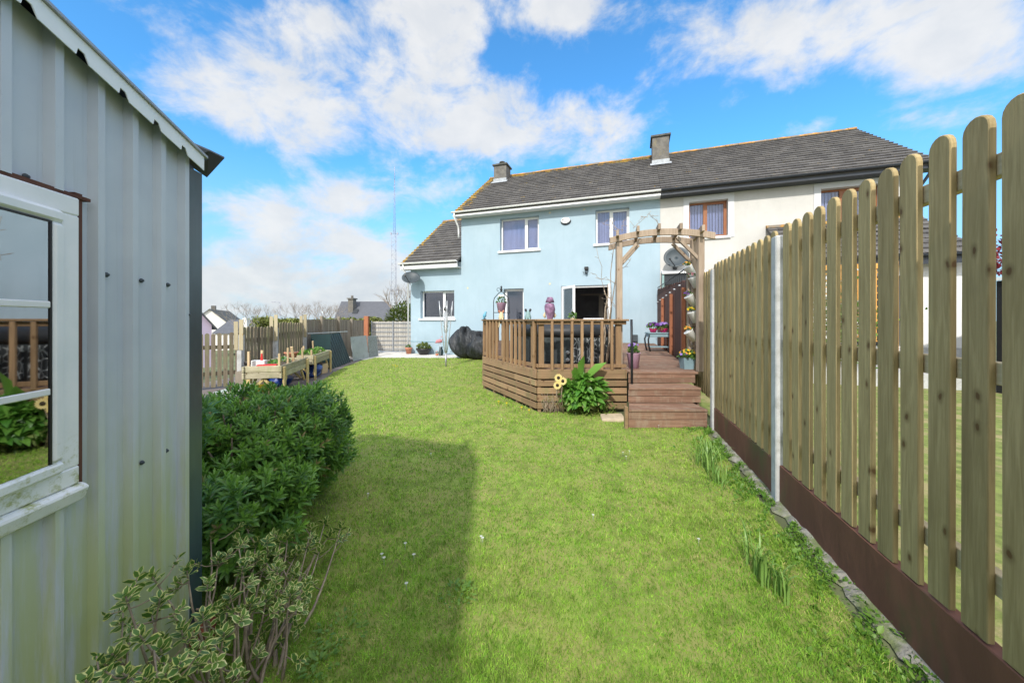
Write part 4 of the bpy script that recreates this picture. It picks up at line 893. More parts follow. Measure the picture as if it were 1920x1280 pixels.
# ornaments on the railing
p=W(911,602,7.55)
def blob(mb,path,rad,seg=10): mb.tube(path,rad,seg)
bd=thing('bird_ornament','small blue bird ornament on the far left post of the deck railing','ornament',(A_[0]+.03,7.58,1.415)); q=bd.location.copy()
mb=MB(); mb.tube([q+Vector((-.02,0,.015)),q+Vector((-.01,0,.05)),q+Vector((.0,0,.09)),q+Vector((.012,0,.125)),q+Vector((.02,0,.15)),q+Vector((.045,0,.155))],[.008,.03,.038,.024,.024,.004],10); mb.tube([q+Vector((-.01,0,.04)),q+Vector((-.045,0,.0)),q+Vector((-.06,0,-.03))],[.02,.012,.004],8); build(mb,'body','bird_blue',bd)
mb=MB(); mb.lathe([(.035,0),(.03,.012),(.008,.02)],10,tuple(q)); build(mb,'base','black_iron',bd)
def critter(px,py,Y,name,label,body,headm,sx=1,z=1.415):
    c=W(px,py,Y); c.z=z; r_=thing(name,label,'ornament',tuple(c)); mb=MB()
    mb.tube([c+Vector((0,0,.0)),c+Vector((0,0,.04)),c+Vector((0,0,.08)),c+Vector((0,0,.11)),c+Vector((0,0,.14))],[.05,.055,.04,.038,.02],12); build(mb,'body',body,r_)
    for s_ in (-1,1):
        mb=MB(); mb.tube([c+Vector((s_*.025,0,.12)),c+Vector((s_*.04,0,.16)),c+Vector((s_*.045,0,.175))],[.014,.02,.008],8); build(mb,'ear',headm,r_)
        mb=MB(); mb.tube([c+Vector((s_*.02,-.045,.02)),c+Vector((s_*.03,-.07,-.03)),c+Vector((s_*.04,-.075,-.12)),c+Vector((s_*.05,-.09,-.15))],[.014,.012,.01,.014],7); build(mb,'leg',body,r_)
    return r_
Yr=lambda px:5.75+(1007-px)/(1007-906)*1.85
critter(990,598,6.05,'frog_ornament','sage green frog ornament with dangling legs sitting on the railing','sage','black_plastic')
critter(940,598,6.92,'fox_ornament','tan shelf sitting animal ornament with dangling legs below the lilac bucket','cream_cloth','terracotta')
# folded parasol / covered heater
Yp=9.2; c=W(1031,598,Yp); pp=thing('folded_parasol','folded purple garden parasol with a small cap standing behind the deck railing','parasol',(c.x,Yp,DZ))
mb=MB(); s_=Yp/680; z0=EYE; mb.lathe([(.04,DZ+.5),(.07,z0-.02),(.075,z0+.06),(.11,z0+.16),(.13,z0+.27),(.125,z0+.36),(.10,z0+.42),(.05,z0+.43)],22,(c.x,Yp,0),wob=.07); build(mb,'canopy','purple_cloth',pp)
mb=MB(); mb.lathe([(.115,z0+.445),(.085,z0+.53),(.065,z0+.58),(.02,z0+.585)],18,(c.x,Yp,0),wob=.04); build(mb,'cap','purple_cloth',pp)
mb=MB(); mb.tube([(c.x,Yp,DZ),(c.x,Yp,z0+.5)],.02,8); build(mb,'pole','black_iron',pp); mb=MB(); mb.lathe([(.24,DZ),(.24,DZ+.05),(.05,DZ+.09)],20,(c.x,Yp,0)); build(mb,'base','black_iron',pp)
for sx in (-1,1):
    mb=MB(); mb.tube([(c.x+sx*.11,Yp+.05,z0+.06),(c.x+sx*.14,Yp+.05,z0+.12),(c.x+sx*.12,Yp+.05,z0+.2)],[.02,.035,.01],8); build(mb,'tie','cream_cloth',pp)
# table and chair backs behind the railing
mb=MB(); c0=W(1117,596,9.0); gt=thing('patio_table','pale topped patio table standing behind the hot tub near the french doors','table',(c0.x,9.0,DZ))
mb=MB(); mb.box((c0.x-1.45,8.9,1.36),(c0.x-.35,9.7,1.40)); build(mb,'table_top','arch_wood',gt,bevel=.01)
for sx in (-1.38,-.42):
    for sy in (9.0,9.6): mb=MB(); mb.box((c0.x+sx-.03,sy-.03,DZ),(c0.x+sx+.03,sy+.03,1.359)); build(mb,'leg','arch_wood',gt)
cb=thing('garden_bench','pale backed garden bench in front of the open french doors','bench',(c0.x,9.2,DZ))
mb=MB(); mb.box((c0.x-.27,9.2,1.0),(c0.x+.27,9.25,1.45)); build(mb,'backrest','cream_trim',cb,bevel=.02); mb=MB(); mb.box((c0.x-.27,8.8,1.0),(c0.x+.27,9.195,1.05)); build(mb,'seat','cream_trim',cb,bevel=.01)
for sx in (-.24,.24):
    for sy in (8.84,9.16): mb=MB(); mb.box((c0.x+sx-.02,sy-.02,DZ),(c0.x+sx+.02,sy+.02,.999)); build(mb,'leg','steel',cb)
pot('herb_pot','small green leafy plant in a cream pot beside the french door','flower pot',(W(1074,598,8.95).x,8.95,1.401),[(.045,0),(.06,.05)],'cream_cloth',(.08,.12,80,.06))
# meter box on the wall
s,h=HS(1189,632); h=.9; mb=MB(HM); mb.box((s-.1,-.1,DZ+.05),(s+.12,-.002,DZ+.28)); one(mb,'meter_box','dish_grey','small grey box low on the blue wall beside the garden table','wall box',bevel=.01)
# ------------------------------------------------------------------ leafy plant, sunflowers, slab before the deck
lp=thing('leafy_plant','lush green leafy plant with two tall leaves growing against the deck skirt','plant',(1.07,5.45,0))
c=np.array([1.08,5.43,.30]); n=620; d=rdir(n,-.6,1); pos=c+d*np.array([.30,.20,.30])*(.35+.65*rng.random(n)**.5)[:,None]; pos[:,2]=np.maximum(pos[:,2],.02)
leaves('foliage',lp,'lush_leaf',HEART,pos,d*.5+rdir(n)*.75+[0,-.2,.12],rng.uniform(.06,.15,n),rng.uniform(-.8,.8,n))
pos=np.array([[1.05,5.42,.55],[1.10,5.42,.5],[1.02,5.4,.48],[1.2,5.42,.45],[1.3,5.4,.38],[.98,5.4,.5],[1.15,5.38,.45]]); d=np.array([[-.1,-.15,1.],[.55,-.2,.75],[-.4,-.2,.8],[.7,-.2,.2],[.9,-.1,-.1],[-.25,-.25,.7],[.5,-.4,.5]]); leaves('tall_leaf',lp,'lush_leaf',leaf_template(w=.22,fold=.35,droop=.2),pos,d,np.array([.34,.40,.26,.25,.24,.26,.25]),np.array([1.2,.6,1.4,.2,.2,1.,.5]),rnd=np.array([.6,.75,.5,.7,.6,.8,.4]))
n=260; leaves('lower_leaf',lp,'conifer_leaf',LANCE,np.array([1.15,5.36,.10])+rng.normal(0,1,(n,3))*[.17,.06,.06],rdir(n,-.2,1),rng.uniform(.05,.09,n))
mb=MB()
for k in range(7): mb.tube([(1.05+.03*k-.1,5.45,-.01),(1.0+.05*k-.1,5.42,.25),(.95+.07*k-.1,5.40,.45)],.008,5)
build(mb,'stem','weed_leaf',lp)
sf=thing('sunflower_ornament','three cream yellow artificial sunflowers with dark centres on stalks by the deck skirt','ornament',(.78,5.45,0))
for (px,py) in ((1047,708),(1055,714),(1045,722)):
    c=W(px,py,5.32); mb=MB(Matrix.Translation(c)@Matrix.Rotation(R(80),4,'X')); mb.lathe([(.022,-.005),(.024,.008),(.01,.014)],12); build(mb,'seed_head','seed_head',sf)
    n=16; a=np.linspace(0,2*PI,n,endpoint=False)+random.random(); dd=np.stack([np.cos(a),np.full(n,-.15),np.sin(a)],1); P=np.array(c)+dd*.018; leaves('petals',sf,'petal_cream',leaf_template(w=.22,fold=.1,droop=.05,shape='oval'),P,dd,np.full(n,.045),None,np.tile([0,-1.,0],(n,1)))
    mb=MB(); mb.tube([c+Vector((0,.01,-.02)),Vector((c.x-.01,5.42,c.z*.5)),Vector((.76+random.uniform(-.03,.03),5.45,-.01))],.006,5); build(mb,'stalk','bark_pale',sf)
ds=thing('dead_shrub','small dead brown twiggy plant left of the artificial sunflowers','plant',(.55,5.5,0)); mb=MB()
for k in range(26):
    p=Vector((.52+random.uniform(-.06,.22),5.5+random.uniform(-.05,.05),0)); q=p+Vector((random.uniform(-.12,.12),random.uniform(-.05,.05),random.uniform(.12,.32))); mb.tube(wander(p,q,4,.02),[.005,.004,.004,.003,.002],4)
build(mb,'twigs','bark_pale',ds); n=80; leaves('leaves',ds,'hedge_leaf',LANCE,np.array([.6,5.47,.18])+rng.normal(0,1,(n,3))*[.09,.05,.07],rdir(n),rng.uniform(.02,.04,n))
p=G(1147,785); mb=MB(); mb.prism([(p.x-.17,p.y-.13,.03),(p.x+.16,p.y-.16,.035),(p.x+.19,p.y+.17,.04),(p.x-.13,p.y+.15,.035)],(0,0,-.06)); one(mb,'paving_slab','stone_slab','sandy stone slab lying at the foot of the deck left of the steps','slab',bevel=.008)
# ------------------------------------------------------------------ left boundary fence
def left_pt(u,off=0): return Vector((-5.8-.0566*u+off,7.7+u,0))
def old_panel(root,p,q,h0,h1,pitch=.12,w_=.085,mat='old_pale',style='pale',rails=True):
    p=Vector(p);q=Vector(q); d=(q-p);L=d.length;d.normalize(); nrm=Vector((d.y,-d.x,0)); M2=Matrix(((d.x,nrm.x,0,p.x),(d.y,nrm.y,0,p.y),(0,0,1,0),(0,0,0,1))); mb=MB(M2); x=.04
    while x<L-.02:
        mb.rnd=random.random(); j=random.uniform(-.015,.015)
        if style=='pale': mb.prism([(x+a+random.uniform(-.002,.002),0,b+j) for a,b in pale_outline(w_,.03,h0+(h1-h0)*x/L,6)],(0,.018,0))
        else: mb.box((x-w_/2,0,.03),(x+w_/2,.012+.008*(int(x/pitch)%2),h0+(h1-h0)*x/L+j*.5))
        x+=pitch
    build(mb,'pickets' if style=='pale' else 'boards',mat,root)
    if rails:
        for h in (.3,(h0+h1)/2-.28):
            mb=MB(M2); mb.box((0,-.045,h-.04),(L,-.001,h+.04)); build(mb,'rail',mat,root)
def old_post(root,p,h,wd=.1,mat='concrete',cap=True):
    mb=MB(); mb.box((p[0]-wd/2,p[1]-wd/2,-.02),(p[0]+wd/2,p[1]+wd/2,h-.3 if cap else h)); po=build(mb,'post',mat,root,bevel=.006)
    if cap:
        for sx in (-1,1):
            mb=MB(); mb.rnd=random.random(); mb.box((p[0]+sx*.055-.045,p[1]-.062,h-.62),(p[0]+sx*.055+.04,p[1]-.0501 if wd<.12 else p[1],h+.02*sx)); build(mb,'timber_extension','new_post',po)
f1=thing('old_fence','old weathered fence of brown and grey timber boards with pale post extensions behind the planters','fence',(-5.9,9,0))
P0=Vector((-6.75,6.9,0)); P1=left_pt(0); P2=left_pt(1.23); P3=left_pt(2.62); P4=left_pt(3.65);P5=left_pt(4.94);P6=left_pt(6.09);P7=left_pt(7.5)
old_panel(f1,Vector((-7.0,4.9,0)),P0,1.1,1.1,.098,.072); old_panel(f1,Vector((-7.1,2.9,0)),Vector((-7.0,4.9,0)),1.1,1.1,.098,.072); old_panel(f1,P0,P1,1.10,1.14,.098,.072); old_panel(f1,P1,P2,1.26,1.24,.12,.09); old_panel(f1,P2,P3,1.34,1.34,.12,.09); old_panel(f1,P3,P4,1.42,1.42,.1,.1,'old_panel','board'); old_panel(f1,P4,P5,1.43,1.43,.1,.1,'old_panel','board'); old_panel(f1,P5,P6,1.41,1.41,.1,.1,'old_panel','board'); old_panel(f1,P6,P7,1.40,1.40,.1,.1,'old_panel','board')
for p,h in ((P1,1.39),(P2,1.51),(P3,1.54)): old_post(f1,(p.x+.04,p.y),h)
for p,h in ((P4,1.53),(P5,1.52),(P6,1.45)): old_post(f1,(p.x+.05,p.y),h,.09,'old_panel',False)
mb=MB(); p=W(688,600,15.6); mb.box((p.x-.1,15.5,-.02),(p.x+.08,15.66,1.57)); one(mb,'gate_post','rust_wood','rust red timber post at the left side of the grey gate','post',bevel=.006)
ga=thing('side_gate','pale grey boarded gate with horizontal metal rails beside the blue house','gate',(-5.3,15.95,0)); x0,x1=-6.2,-4.32
mb=MB(); x=x0
while x<x1: mb.rnd=random.random(); mb.box((x,16.0,.05),(x+.094,16.02,1.34+random.uniform(-.01,.01))); x+=.1
build(mb,'boards','gate_wood',ga)
mb=MB()
for k in range(7): z=.12+k*.19; mb.box((x0,15.97,z-.014),(x1,15.998,z+.014))
for x in (x0,(x0+x1)/2,x1-.04): mb.box((x,15.955,.05),(x+.04,15.969,1.36))
build(mb,'metal_frame','gate_metal',ga)
# planters
def planter(A,B,depth,label,top=.585,bot=.36):
    """front-right edge from A (near) to B (far); box extends to the left by depth"""
    A=Vector((*A,0));B=Vector((*B,0)); d=(B-A).normalized(); L=(B-A).length; n_=Vector((-d.y,d.x,0)); M2=Matrix(((d.x,n_.x,0,A.x),(d.y,n_.y,0,A.y),(0,0,1,0),(0,0,0,1)))
    r_=thing('raised_planter',label,'planter',tuple(A),'raised timber planters by the old fence')
    for side in range(4):
        mb=MB(M2); hh=(top-bot)/2
        for k in range(2):
            mb.rnd=random.random(); z0=bot+k*hh+.003; z1=bot+(k+1)*hh
            if side==0: mb.box((-.03,0,z0),(L+.03,.035,z1))
            if side==1: mb.box((-.03,depth-.035,z0),(L+.03,depth,z1))
            if side==2: mb.box((.0,.036,z0),(.035,depth-.036,z1))
            if side==3: mb.box((L-.035,.036,z0),(L,depth-.036,z1))
        build(mb,'side','planter_wood',r_,bevel=.008)
    mb=MB(M2); mb.box((.036,.036,bot),(L-.036,depth-.036,top-.05)); build(mb,'soil','soil',r_)
    for x in (.06,L-.06):
        for y in (.065,depth-.065):
            mb=MB(M2); mb.rnd=random.random(); mb.box((x-.05,y-.05 if y>.1 else y-.1,-.02),(x+.05,y+.05 if y>.1 else y-.0655 +.0,bot+.2 if y<.1 else bot-.001)); build(mb,'leg','planter_leg',r_,bevel=.006)
            mb=MB(M2); sg=1 if x<L/2 else -1; mb.bar((x+sg*.05,y-.03,.12),(x+sg*.26,y-.03,bot-.01),.03,.05); mb.bar((x,y+(.05 if y<.1 else -.05),.14),(x,y+(.24 if y<.1 else -.24),bot-.01),.03,.04); build(mb,'brace','planter_leg',r_)
    return r_,M2,L
r1,PM1,L1=planter((-4.12,6.5),(-4.50,7.98),.62,'nearer raised timber planter on legs with wooden stakes, white box and red trowel'); r2,PM2,L2=planter((-4.62,8.45),(-4.98,9.95),.62,'farther raised timber planter on legs with light green seedlings')
def stakes(M2,items,what):
    for (x,y,h,lean,lab) in items:
        mb=MB(M2); mb.rnd=random.random(); mb.bar((x,y,.45),(x+lean,y,h),.045,.03); one(mb,'wooden_stake','stake_wood',lab,'stake','wooden stakes standing in the raised planters')
stakes(PM1,[(.05,.06,.80,0,'pale stake at the near right corner of the nearer planter'),(.62,.10,.86,0,'tall upright pale stake midway along the nearer planter'),(1.05,.12,.86,-.16,'tilted pale stake towards the far end of the nearer planter'),(1.42,.06,.80,-.05,'broad pale stake at the far corner of the nearer planter'),(.1,.56,.84,0,'thin stake at the left corner of the nearer planter'),(.35,.45,.84,.02,'mossy grey stake rising behind the white box')],'')
stakes(PM2,[(.30,.3,.78,0,'short stake in the middle of the farther planter'),(1.1,.3,.86,-.08,'tilted stake at the far end of the farther planter'),(.05,.05,.70,-.05,'stake at the near corner of the farther planter')],'')
mb=MB(PM1); mb.box((.18,.34,.54),(.30,.56,.67)); one(mb,'white_box','white_pot','white plastic box standing in the nearer raised planter','box',bevel=.01)
mb=MB(PM1); mb.prism([(.10,.34,.675),(.10,.38,.675),(.10,.37,.80),(.10,.35,.80)],(.012,0,0)); one(mb,'trowel','red_paint','red trowel handle sticking up from the white box','trowel')
mb=MB(PM1); mb.box((.08,.12,.56),(.2,.44,.6)); one(mb,'seed_tray','red_paint','flat red seed tray at the near edge of the nearer planter','tray',bevel=.008)
for (x,y,lab) in ((.45,.3,'leafy seedlings at the near end of the nearer planter'),(1.0,.3,'leafy seedlings at the far end of the nearer planter')):
    q=PM1@Vector((x,y,.55)); s_=thing('seedling_clump',lab,'plant',tuple(q)); mound(s_,tuple(q),(.1,.12,.08),70,.05,'lush_leaf')
for (x,y,lab) in ((.25,.25,'pale green seedlings at the near end of the farther planter'),(.75,.25,'pale green seedlings in the middle of the farther planter'),(1.25,.25,'pale green seedlings at the far end of the farther planter')):
    q=PM2@Vector((x,y,.56)); s_=thing('seedling_clump',lab,'plant',tuple(q)); mound(s_,tuple(q),(.16,.2,.10),110,.06,'lush_leaf')
pot('blue_bowl','pale blue glazed pot behind the stakes of the nearer planter','flower pot',tuple(W(531,672,7.9).to_3d()-Vector((0,0,.12))),[(.06,0),(.10,.12),(.105,.16)],'grey_blue')
pot('terracotta_pot','terracotta pot on the nearer planter behind the tall stake','flower pot',tuple(W(546,668,8.0).to_3d()-Vector((0,0,.1))),[(.08,0),(.12,.16),(.14,.17),(.14,.2)],'terracotta')
for a,b,lab in ((468,660,'black plastic plant pot beside the fence left of the planters'),(495,664,'black plastic plant pot beside the fence behind the white box')):
    pot('black_pot',lab,'flower pot',(W(a,600,7.6).x,7.6 if a<480 else 7.9,.35),[(.07,0),(.1,.16),(.105,.18)],'black_plastic',group='black plastic pots by the old fence')
mb=MB(); mb.box((-5.65,7.4,0),(-5.1,8.3,.345)); one(mb,'timber_crate','old_panel','low grey timber crate standing against the old fence behind the nearer planter','crate')
def lump(name,mat,label,cat,c,r,seed,group=None,amp=.18,res=(28,16)):
    g=random.Random(seed); mb=MB(); nu,nv=res; ph=[(g.uniform(2,7),g.uniform(2,7),g.uniform(0,6)) for _ in range(6)]; rings=[]
    for j in range(nv+1):
        b=-PI/2+PI*j/nv; ring=[]
        for i in range(nu):
            a=2*PI*i/nu; k=1+sum(amp/6*math.sin(p*math.cos(a)*1.5+q*b+s)*1.8 for p,q,s in ph); cz=math.sin(b); ce=math.cos(b)**.7 if math.cos(b)>0 else 0
            ring.append(mb.vert((c[0]+r[0]*ce*math.cos(a)*k,c[1]+r[1]*ce*math.sin(a)*k,max(c[2]-.0,c[2]+r[2]*(cz*.5+.5)*k))))
        rings.append(ring)
    for j in range(nv):
        for i in range(nu): mb.face((rings[j][i],rings[j][(i+1)%nu],rings[j+1][(i+1)%nu],rings[j+1][i]),None,True)
    return one(mb,name,mat,label,cat,group)
lump('blue_bag','blue_tarp','crumpled blue plastic bag under the far end of the nearer planter','bag',(-4.95,7.75,0),(.22,.22,.24),3,'crumpled blue bags under the planters'); lump('blue_bag','blue_tarp','crumpled blue plastic bag under the farther planter','bag',(-4.95,8.95,0),(.2,.3,.30),4,'crumpled blue bags under the planters')
mb=MB(); mb.rnd=.5; mb.prism([(-5.15,9.5,0),(-4.95,9.45,0),(-4.95,9.48,.25),(-5.15,9.53,.27)],(.02,.25,0)); one(mb,'timber_offcut','stake_wood','pale timber board leaning under the far end of the farther planter','board')
pot('yellow_tub','yellow plastic tub on the ground under the nearer planter','tub',(-4.85,7.1,0),[(.13,0),(.17,.16),(.18,.17)],'yellow_tub')
# wheelbarrow tray
wb=thing('wheelbarrow','pale green wheelbarrow tray resting beside the hedge and planters','wheelbarrow',(-5.0,6.3,0))
q0=[W(400,735,6.3),W(430,752,5.7),W(474,718,6.2),W(448,722,6.9)]
ctr=sum(q0,Vector())/4; mb=MB(); tp=[mb.vert(v) for v in q0]; bt=[mb.vert(Vector((ctr.x+(v.x-ctr.x)*.55,ctr.y+(v.y-ctr.y)*.55,.10))) for v in q0]
for k in range(4): mb.face((tp[k],tp[(k+1)%4],bt[(k+1)%4],bt[k]))
mb.face(bt[::-1]); o=build(mb,'tray','barrow',wb); m=o.modifiers.new('s','SOLIDIFY'); m.thickness=.01
mb=MB(); c0=[ctr+(v-ctr)*.93-Vector((0,0,.03)) for v in q0]; mb.poly(c0[::-1]); build(mb,'load','barrow_in',wb)
mb=MB(); mb.tube([Vector((ctr.x-.3,ctr.y-.4,.05)),Vector((ctr.x-.1,ctr.y-.1,.09)),Vector((ctr.x+.2,ctr.y+.3,.12))],.015,6); mb.tube([Vector((ctr.x-.1,ctr.y-.5,.05)),Vector((ctr.x+.1,ctr.y-.1,.09)),Vector((ctr.x+.3,ctr.y+.1,.12))],.015,6); mb.lathe([(.1,0),(.1,.05)],12,(ctr.x+.2,ctr.y+.3,.0)); build(mb,'frame','black_iron',wb)
mb=MB(); mb.poly([W(398,741,6.0),W(415,748,5.7),W(425,732,6.4),W(405,728,6.5)]); 
# leaning sheets
def corr_sheet(name,p,q,h,lean,mat,label,pitch=.19,amp=.035,flat=False,th=.01,cat='metal sheet'):
    p=Vector((*p,0));q=Vector((*q,0)); d=(q-p).normalized();L=(q-p).length; n_=Vector((-d.y,d.x,0)); mb=MB(); x=0; pr=None
    pts=[0.0]
    if not flat:
        k=0
        prof=[]
        while x<L:
            for f,a in ((0,0),(.45,0),(.6,1),(.82,1),(.97,0)):
                if x+f*pitch<=L: prof.append((x+f*pitch,a*amp))
            x+=pitch
    else: prof=[(0,0),(L,0)]
    for (x,a) in prof:
        b=p+d*x-n_*a; t_=p+d*x-n_*a+n_*lean+Vector((0,0,h)); cur=(mb.vert(b),mb.vert(t_))
        if pr: mb.face((pr[0],cur[0],cur[1],pr[1]))
        pr=cur
    o=one(mb,name,mat,label,cat); m=o.modifiers.new('s','SOLIDIFY'); m.thickness=th; return o
corr_sheet('corrugated_sheet',(-5.2,10.45),(-5.42,12.2),.98,.35,'green_sheet','dark green corrugated metal sheets leaning on the old fence behind the planters')
corr_sheet('flat_panel',(-5.75,10.35),(-5.22,10.42),1.0,.02,'green_sheet','glossy dark green metal panel standing edge on to the old fence',flat=True,th=.02,cat='metal panel')
mb=MB(); mb.bar((-5.8,10.3,1.02),(-5.55,12.2,1.02),.05,.02); one(mb,'edge_strip','aluminium','bare metal strip along the top of the green sheets','metal strip')
corr_sheet('grey_board','' or (-5.38,12.32),(-5.345,13.56),.83,.10,'grey_sheet','smooth pale grey board leaning on the fence beyond the green sheets',flat=True,th=.02,cat='board')
corr_sheet('galvanised_sheet',(-5.33,13.55),(-5.25,14.25),.80,.08,'galv_sheet','mottled galvanised sheet leaning nearest to the side gate',pitch=.08,amp=.012,th=.006)
# ------------------------------------------------------------------ things by the house wall
pot('terracotta_pot','small terracotta pot with green plant at the corner of the blue house','flower pot',(W(765,600,15.0).x,15.1,0),[(.09,0),(.13,.2),(.15,.21),(.15,.26)],'terracotta',(.09,.1,50,.06))
pot('bowl_planter','wide dark bowl of trailing heather under the side window of the blue house','flower pot',(W(795,600,14.8).x,14.75,0),[(.16,0),(.26,.14),(.3,.2),(.31,.25)],'black_plastic',(.25,.2,260,.09,'conifer_leaf'))
pot('small_pot','tiny brown pot of pink flowers on the path beside the dryer','flower pot',(W(819,600,14.3).x,14.35,0),[(.05,0),(.07,.09)],'terracotta',(.06,.06,30,.04),(('petal_pink',6,.04,.05,.05,0),))
pot('green_vase','glossy dark green vase on the path beneath the side window','vase',(W(827,600,14.4).x,14.4,0),[(.06,0),(.1,.08),(.09,.2),(.05,.28),(.07,.34)],'green_sheet')
fo=thing('flamingo_ornament','pink metal flamingo garden ornament standing by the rotary dryer','ornament',(W(824,600,14.0).x,14.0,0)); q=fo.location.copy()
mb=MB(); mb.tube([q+Vector((.1,0,.55)),q+Vector((.02,0,.60)),q+Vector((-.08,0,.58)),q+Vector((-.16,0,.52))],[.02,.08,.07,.015],10); mb.tube([q+Vector((.08,0,.58)),q+Vector((.14,0,.7)),q+Vector((.10,0,.78)),q+Vector((.04,0,.72))],[.02,.015,.02,.01],7); build(mb,'body','petal_pink',fo)
for dx_ in (-.02,.03): mb=MB(); mb.tube([q+Vector((dx_,0,.52)),q+Vector((dx_+.02,0,.25)),q+Vector((dx_,0,-.02))],.008,5); build(mb,'leg','steel',fo)
lump('covered_barbecue','creased_cover','barbecue under a shiny black cover beside the deck and blue wall','barbecue',(-1.70,13.45,0),(.58,.5,1.05),9,amp=.15,res=(40,24)); lump('covered_furniture','creased_cover','low black covered garden furniture bundle tucked beside the deck','covered furniture',(-1.12,13.0,0),(.52,.45,.85),21,amp=.16,res=(40,24))
# rotary dryer
RY=10.9; c=W(836,600,RY); rd=thing('rotary_dryer','folded steel rotary clothes dryer standing in the lawn','clothes dryer',(c.x,RY,0))
mb=MB(); mb.tube([(c.x,RY,-.02),(c.x,RY,1.72)],.022,10); mb.tube([(c.x,RY,-.02),(c.x,RY,.4)],.03,10); build(mb,'pole','steel',rd)
mb=MB(); mb.lathe([(.04,1.68),(.06,1.70),(.06,1.76),(.02,1.79)],12,(c.x,RY,0)); build(mb,'hub','black_plastic',rd)
for k in range(4):
    a=R(20+90*k); e=Vector((math.cos(a),math.sin(a),0)); b0=Vector((c.x,RY,.42)); mb=MB(); mb.tube([b0+e*.03,b0+e*.10+Vector((0,0,.5)),b0+e*.17+Vector((0,0,1.15)),b0+e*.20+Vector((0,0,1.55))],.012,7); mb.tube([b0+e*.03+Vector((0,0,.6)),b0+e*.06+Vector((0,0,1.2))],.01,6); build(mb,'arm','aluminium',rd)
mb=MB()
for k in range(4):
    for j in range(5):
        a0=R(20+90*k);a1=R(110+90*k); f=.5+j*.11; p_=Vector((c.x,RY,.42))+Vector((math.cos(a0),math.sin(a0),0))*.19*f+Vector((0,0,1.5*f)); q_=Vector((c.x,RY,.42))+Vector((math.cos(a1),math.sin(a1),0))*.19*f+Vector((0,0,1.5*f)); mid=(p_+q_)/2-Vector((0,0,.10+.05*j)); mb.tube([p_,mid,q_],.003,4)
build(mb,'line','aluminium',rd)
# ------------------------------------------------------------------ shed
SO=Vector((-1.35,1.49,0)); sd=Vector((.1513,-.9885,0)).normalized(); sn=Vector((.9885,.1513,0)).normalized()
SM=Matrix(((sd.x,sn.x,0,SO.x),(sd.y,sn.y,0,SO.y),(0,0,1,0),(0,0,0,1)))  # local: t towards camera, out, h
VS=.22
TR=.66
def vh(t_): return 2.06+VS*min(t_,TR)-VS*max(0,t_-TR)
sh=thing('garden_shed','grey ribbed metal garden shed with white framed window and dark corner trim','shed',tuple(SO))
WT0,WT1,WH0,WH1=.45,1.15,.93,1.75
mb=MB(SM); prof=[(0,0)]; ks=sorted([.139+.12*k for k in range(-1,24)]); rw=.012
for t_ in ks:
    prof+= [(t_-.022,0),(t_-.012,.026),(t_+.010,.026),(t_+.014,0)]
prof=[p for p in prof if p[0]>=0]; prof.append((2.9,0)); prof.sort()
def clad(t0,t1,hf0,hf1):
    def offat(t_):
        for (a,oa),(b,ob) in zip(prof,prof[1:]):
            if a<=t_<=b: return oa+(ob-oa)*((t_-a)/(b-a) if b>a else 0)
        return 0
    ts=[t0]+[a for a,_ in prof if t0<a<t1]+[t1]
    for a,b in zip(ts,ts[1:]):
        oa,ob=offat(a),offat(b); mb.poly([(a,oa,hf0(a)),(b,ob,hf0(b)),(b,ob,hf1(b)),(a,oa,hf1(a))])
prof.append((TR,0)); prof.sort()
clad(0,WT0-.03,lambda t_:-.05,lambda t_:vh(t_)+.028); clad(WT0-.03,WT1+.03,lambda t_:-.05,lambda t_:WH0-.01); clad(WT0-.03,WT1+.03,lambda t_:WH1+.01,lambda t_:vh(t_)+.028); clad(WT1+.03,2.4,lambda t_:-.05,lambda t_:vh(t_)+.028)
wallo=build(mb,'cladding','cladding',sh)
# far gable end and remaining walls
def SP(t_,o_,h): return SM@Vector((t_,o_,h))
mb=MB(SM); SWd=2.25
mb.poly([(0,-.002,-.05),(0,-SWd,-.05),(0,-SWd,2.06),(0,-SWd/2,2.50),(0,-.002,2.06)]); mb.poly([(2.4,0,-.05),(2.4,-SWd,-.05),(2.4,-SWd,vh(2.4)),(2.4,-SWd/2,vh(2.4)+.44),(2.4,0,vh(2.4))]); mb.poly([(0,-SWd,-.05),(2.4,-SWd,-.05),(2.4,-SWd,vh(2.4)),(TR,-SWd,vh(TR)),(0,-SWd,2.06)]); build(mb,'rear_wall','cladding',sh)
mb=MB(SM); e0=-.05; ov=.055
for (oa,ob,da,db) in ((ov,-SWd/2,0,.44),(-SWd/2,-SWd-ov,.44,0)):
    for (ta,tb) in ((e0,TR),(TR,2.45)): mb.prism([(ta,oa,vh(ta)+da+.03),(ta,ob,vh(ta)+db+.03),(ta,ob,vh(ta)+db+.045),(ta,oa,vh(ta)+da+.045)],(tb-ta,0,vh(tb)-vh(ta)))
rf=build(mb,'roof','dark_metal',sh)
# white drip strip with stepped lower edge, thin dark cap above
mb=MB(SM); pts=[]; t_=-.03; H=.056
top=lambda t_:vh(t_)+.032
low=[]; 
k=0; t_=-.03
while t_<2.3:
    low+= [(t_,top(t_)-H),(t_+.092,top(t_+.092)-H),(t_+.105,top(t_+.105)-H*.62),(t_+.124,top(t_+.124)-H*.62)]; t_+=.1305
    low+= [(t_-.002,top(t_)-H)]
for (a,ha),(b,hb_) in zip(low,low[1:]):
    if b>a: mb.prism([(a,ov,ha),(b,ov,hb_),(b,ov,top(b)),(a,ov,top(a))],(0,.003,0))
build(mb,'drip_strip','white_flash',sh)
mb=MB(SM); mb.prism([(-.04,ov-.02,top(-.04)+.001),(-.04,ov+.012,top(-.04)+.001),(-.04,ov+.012,top(-.04)+.010),(-.04,ov-.02,top(-.04)+.016)],(TR+.04,0,VS*(TR+.04))); build(mb,'verge_cap','steel',sh)
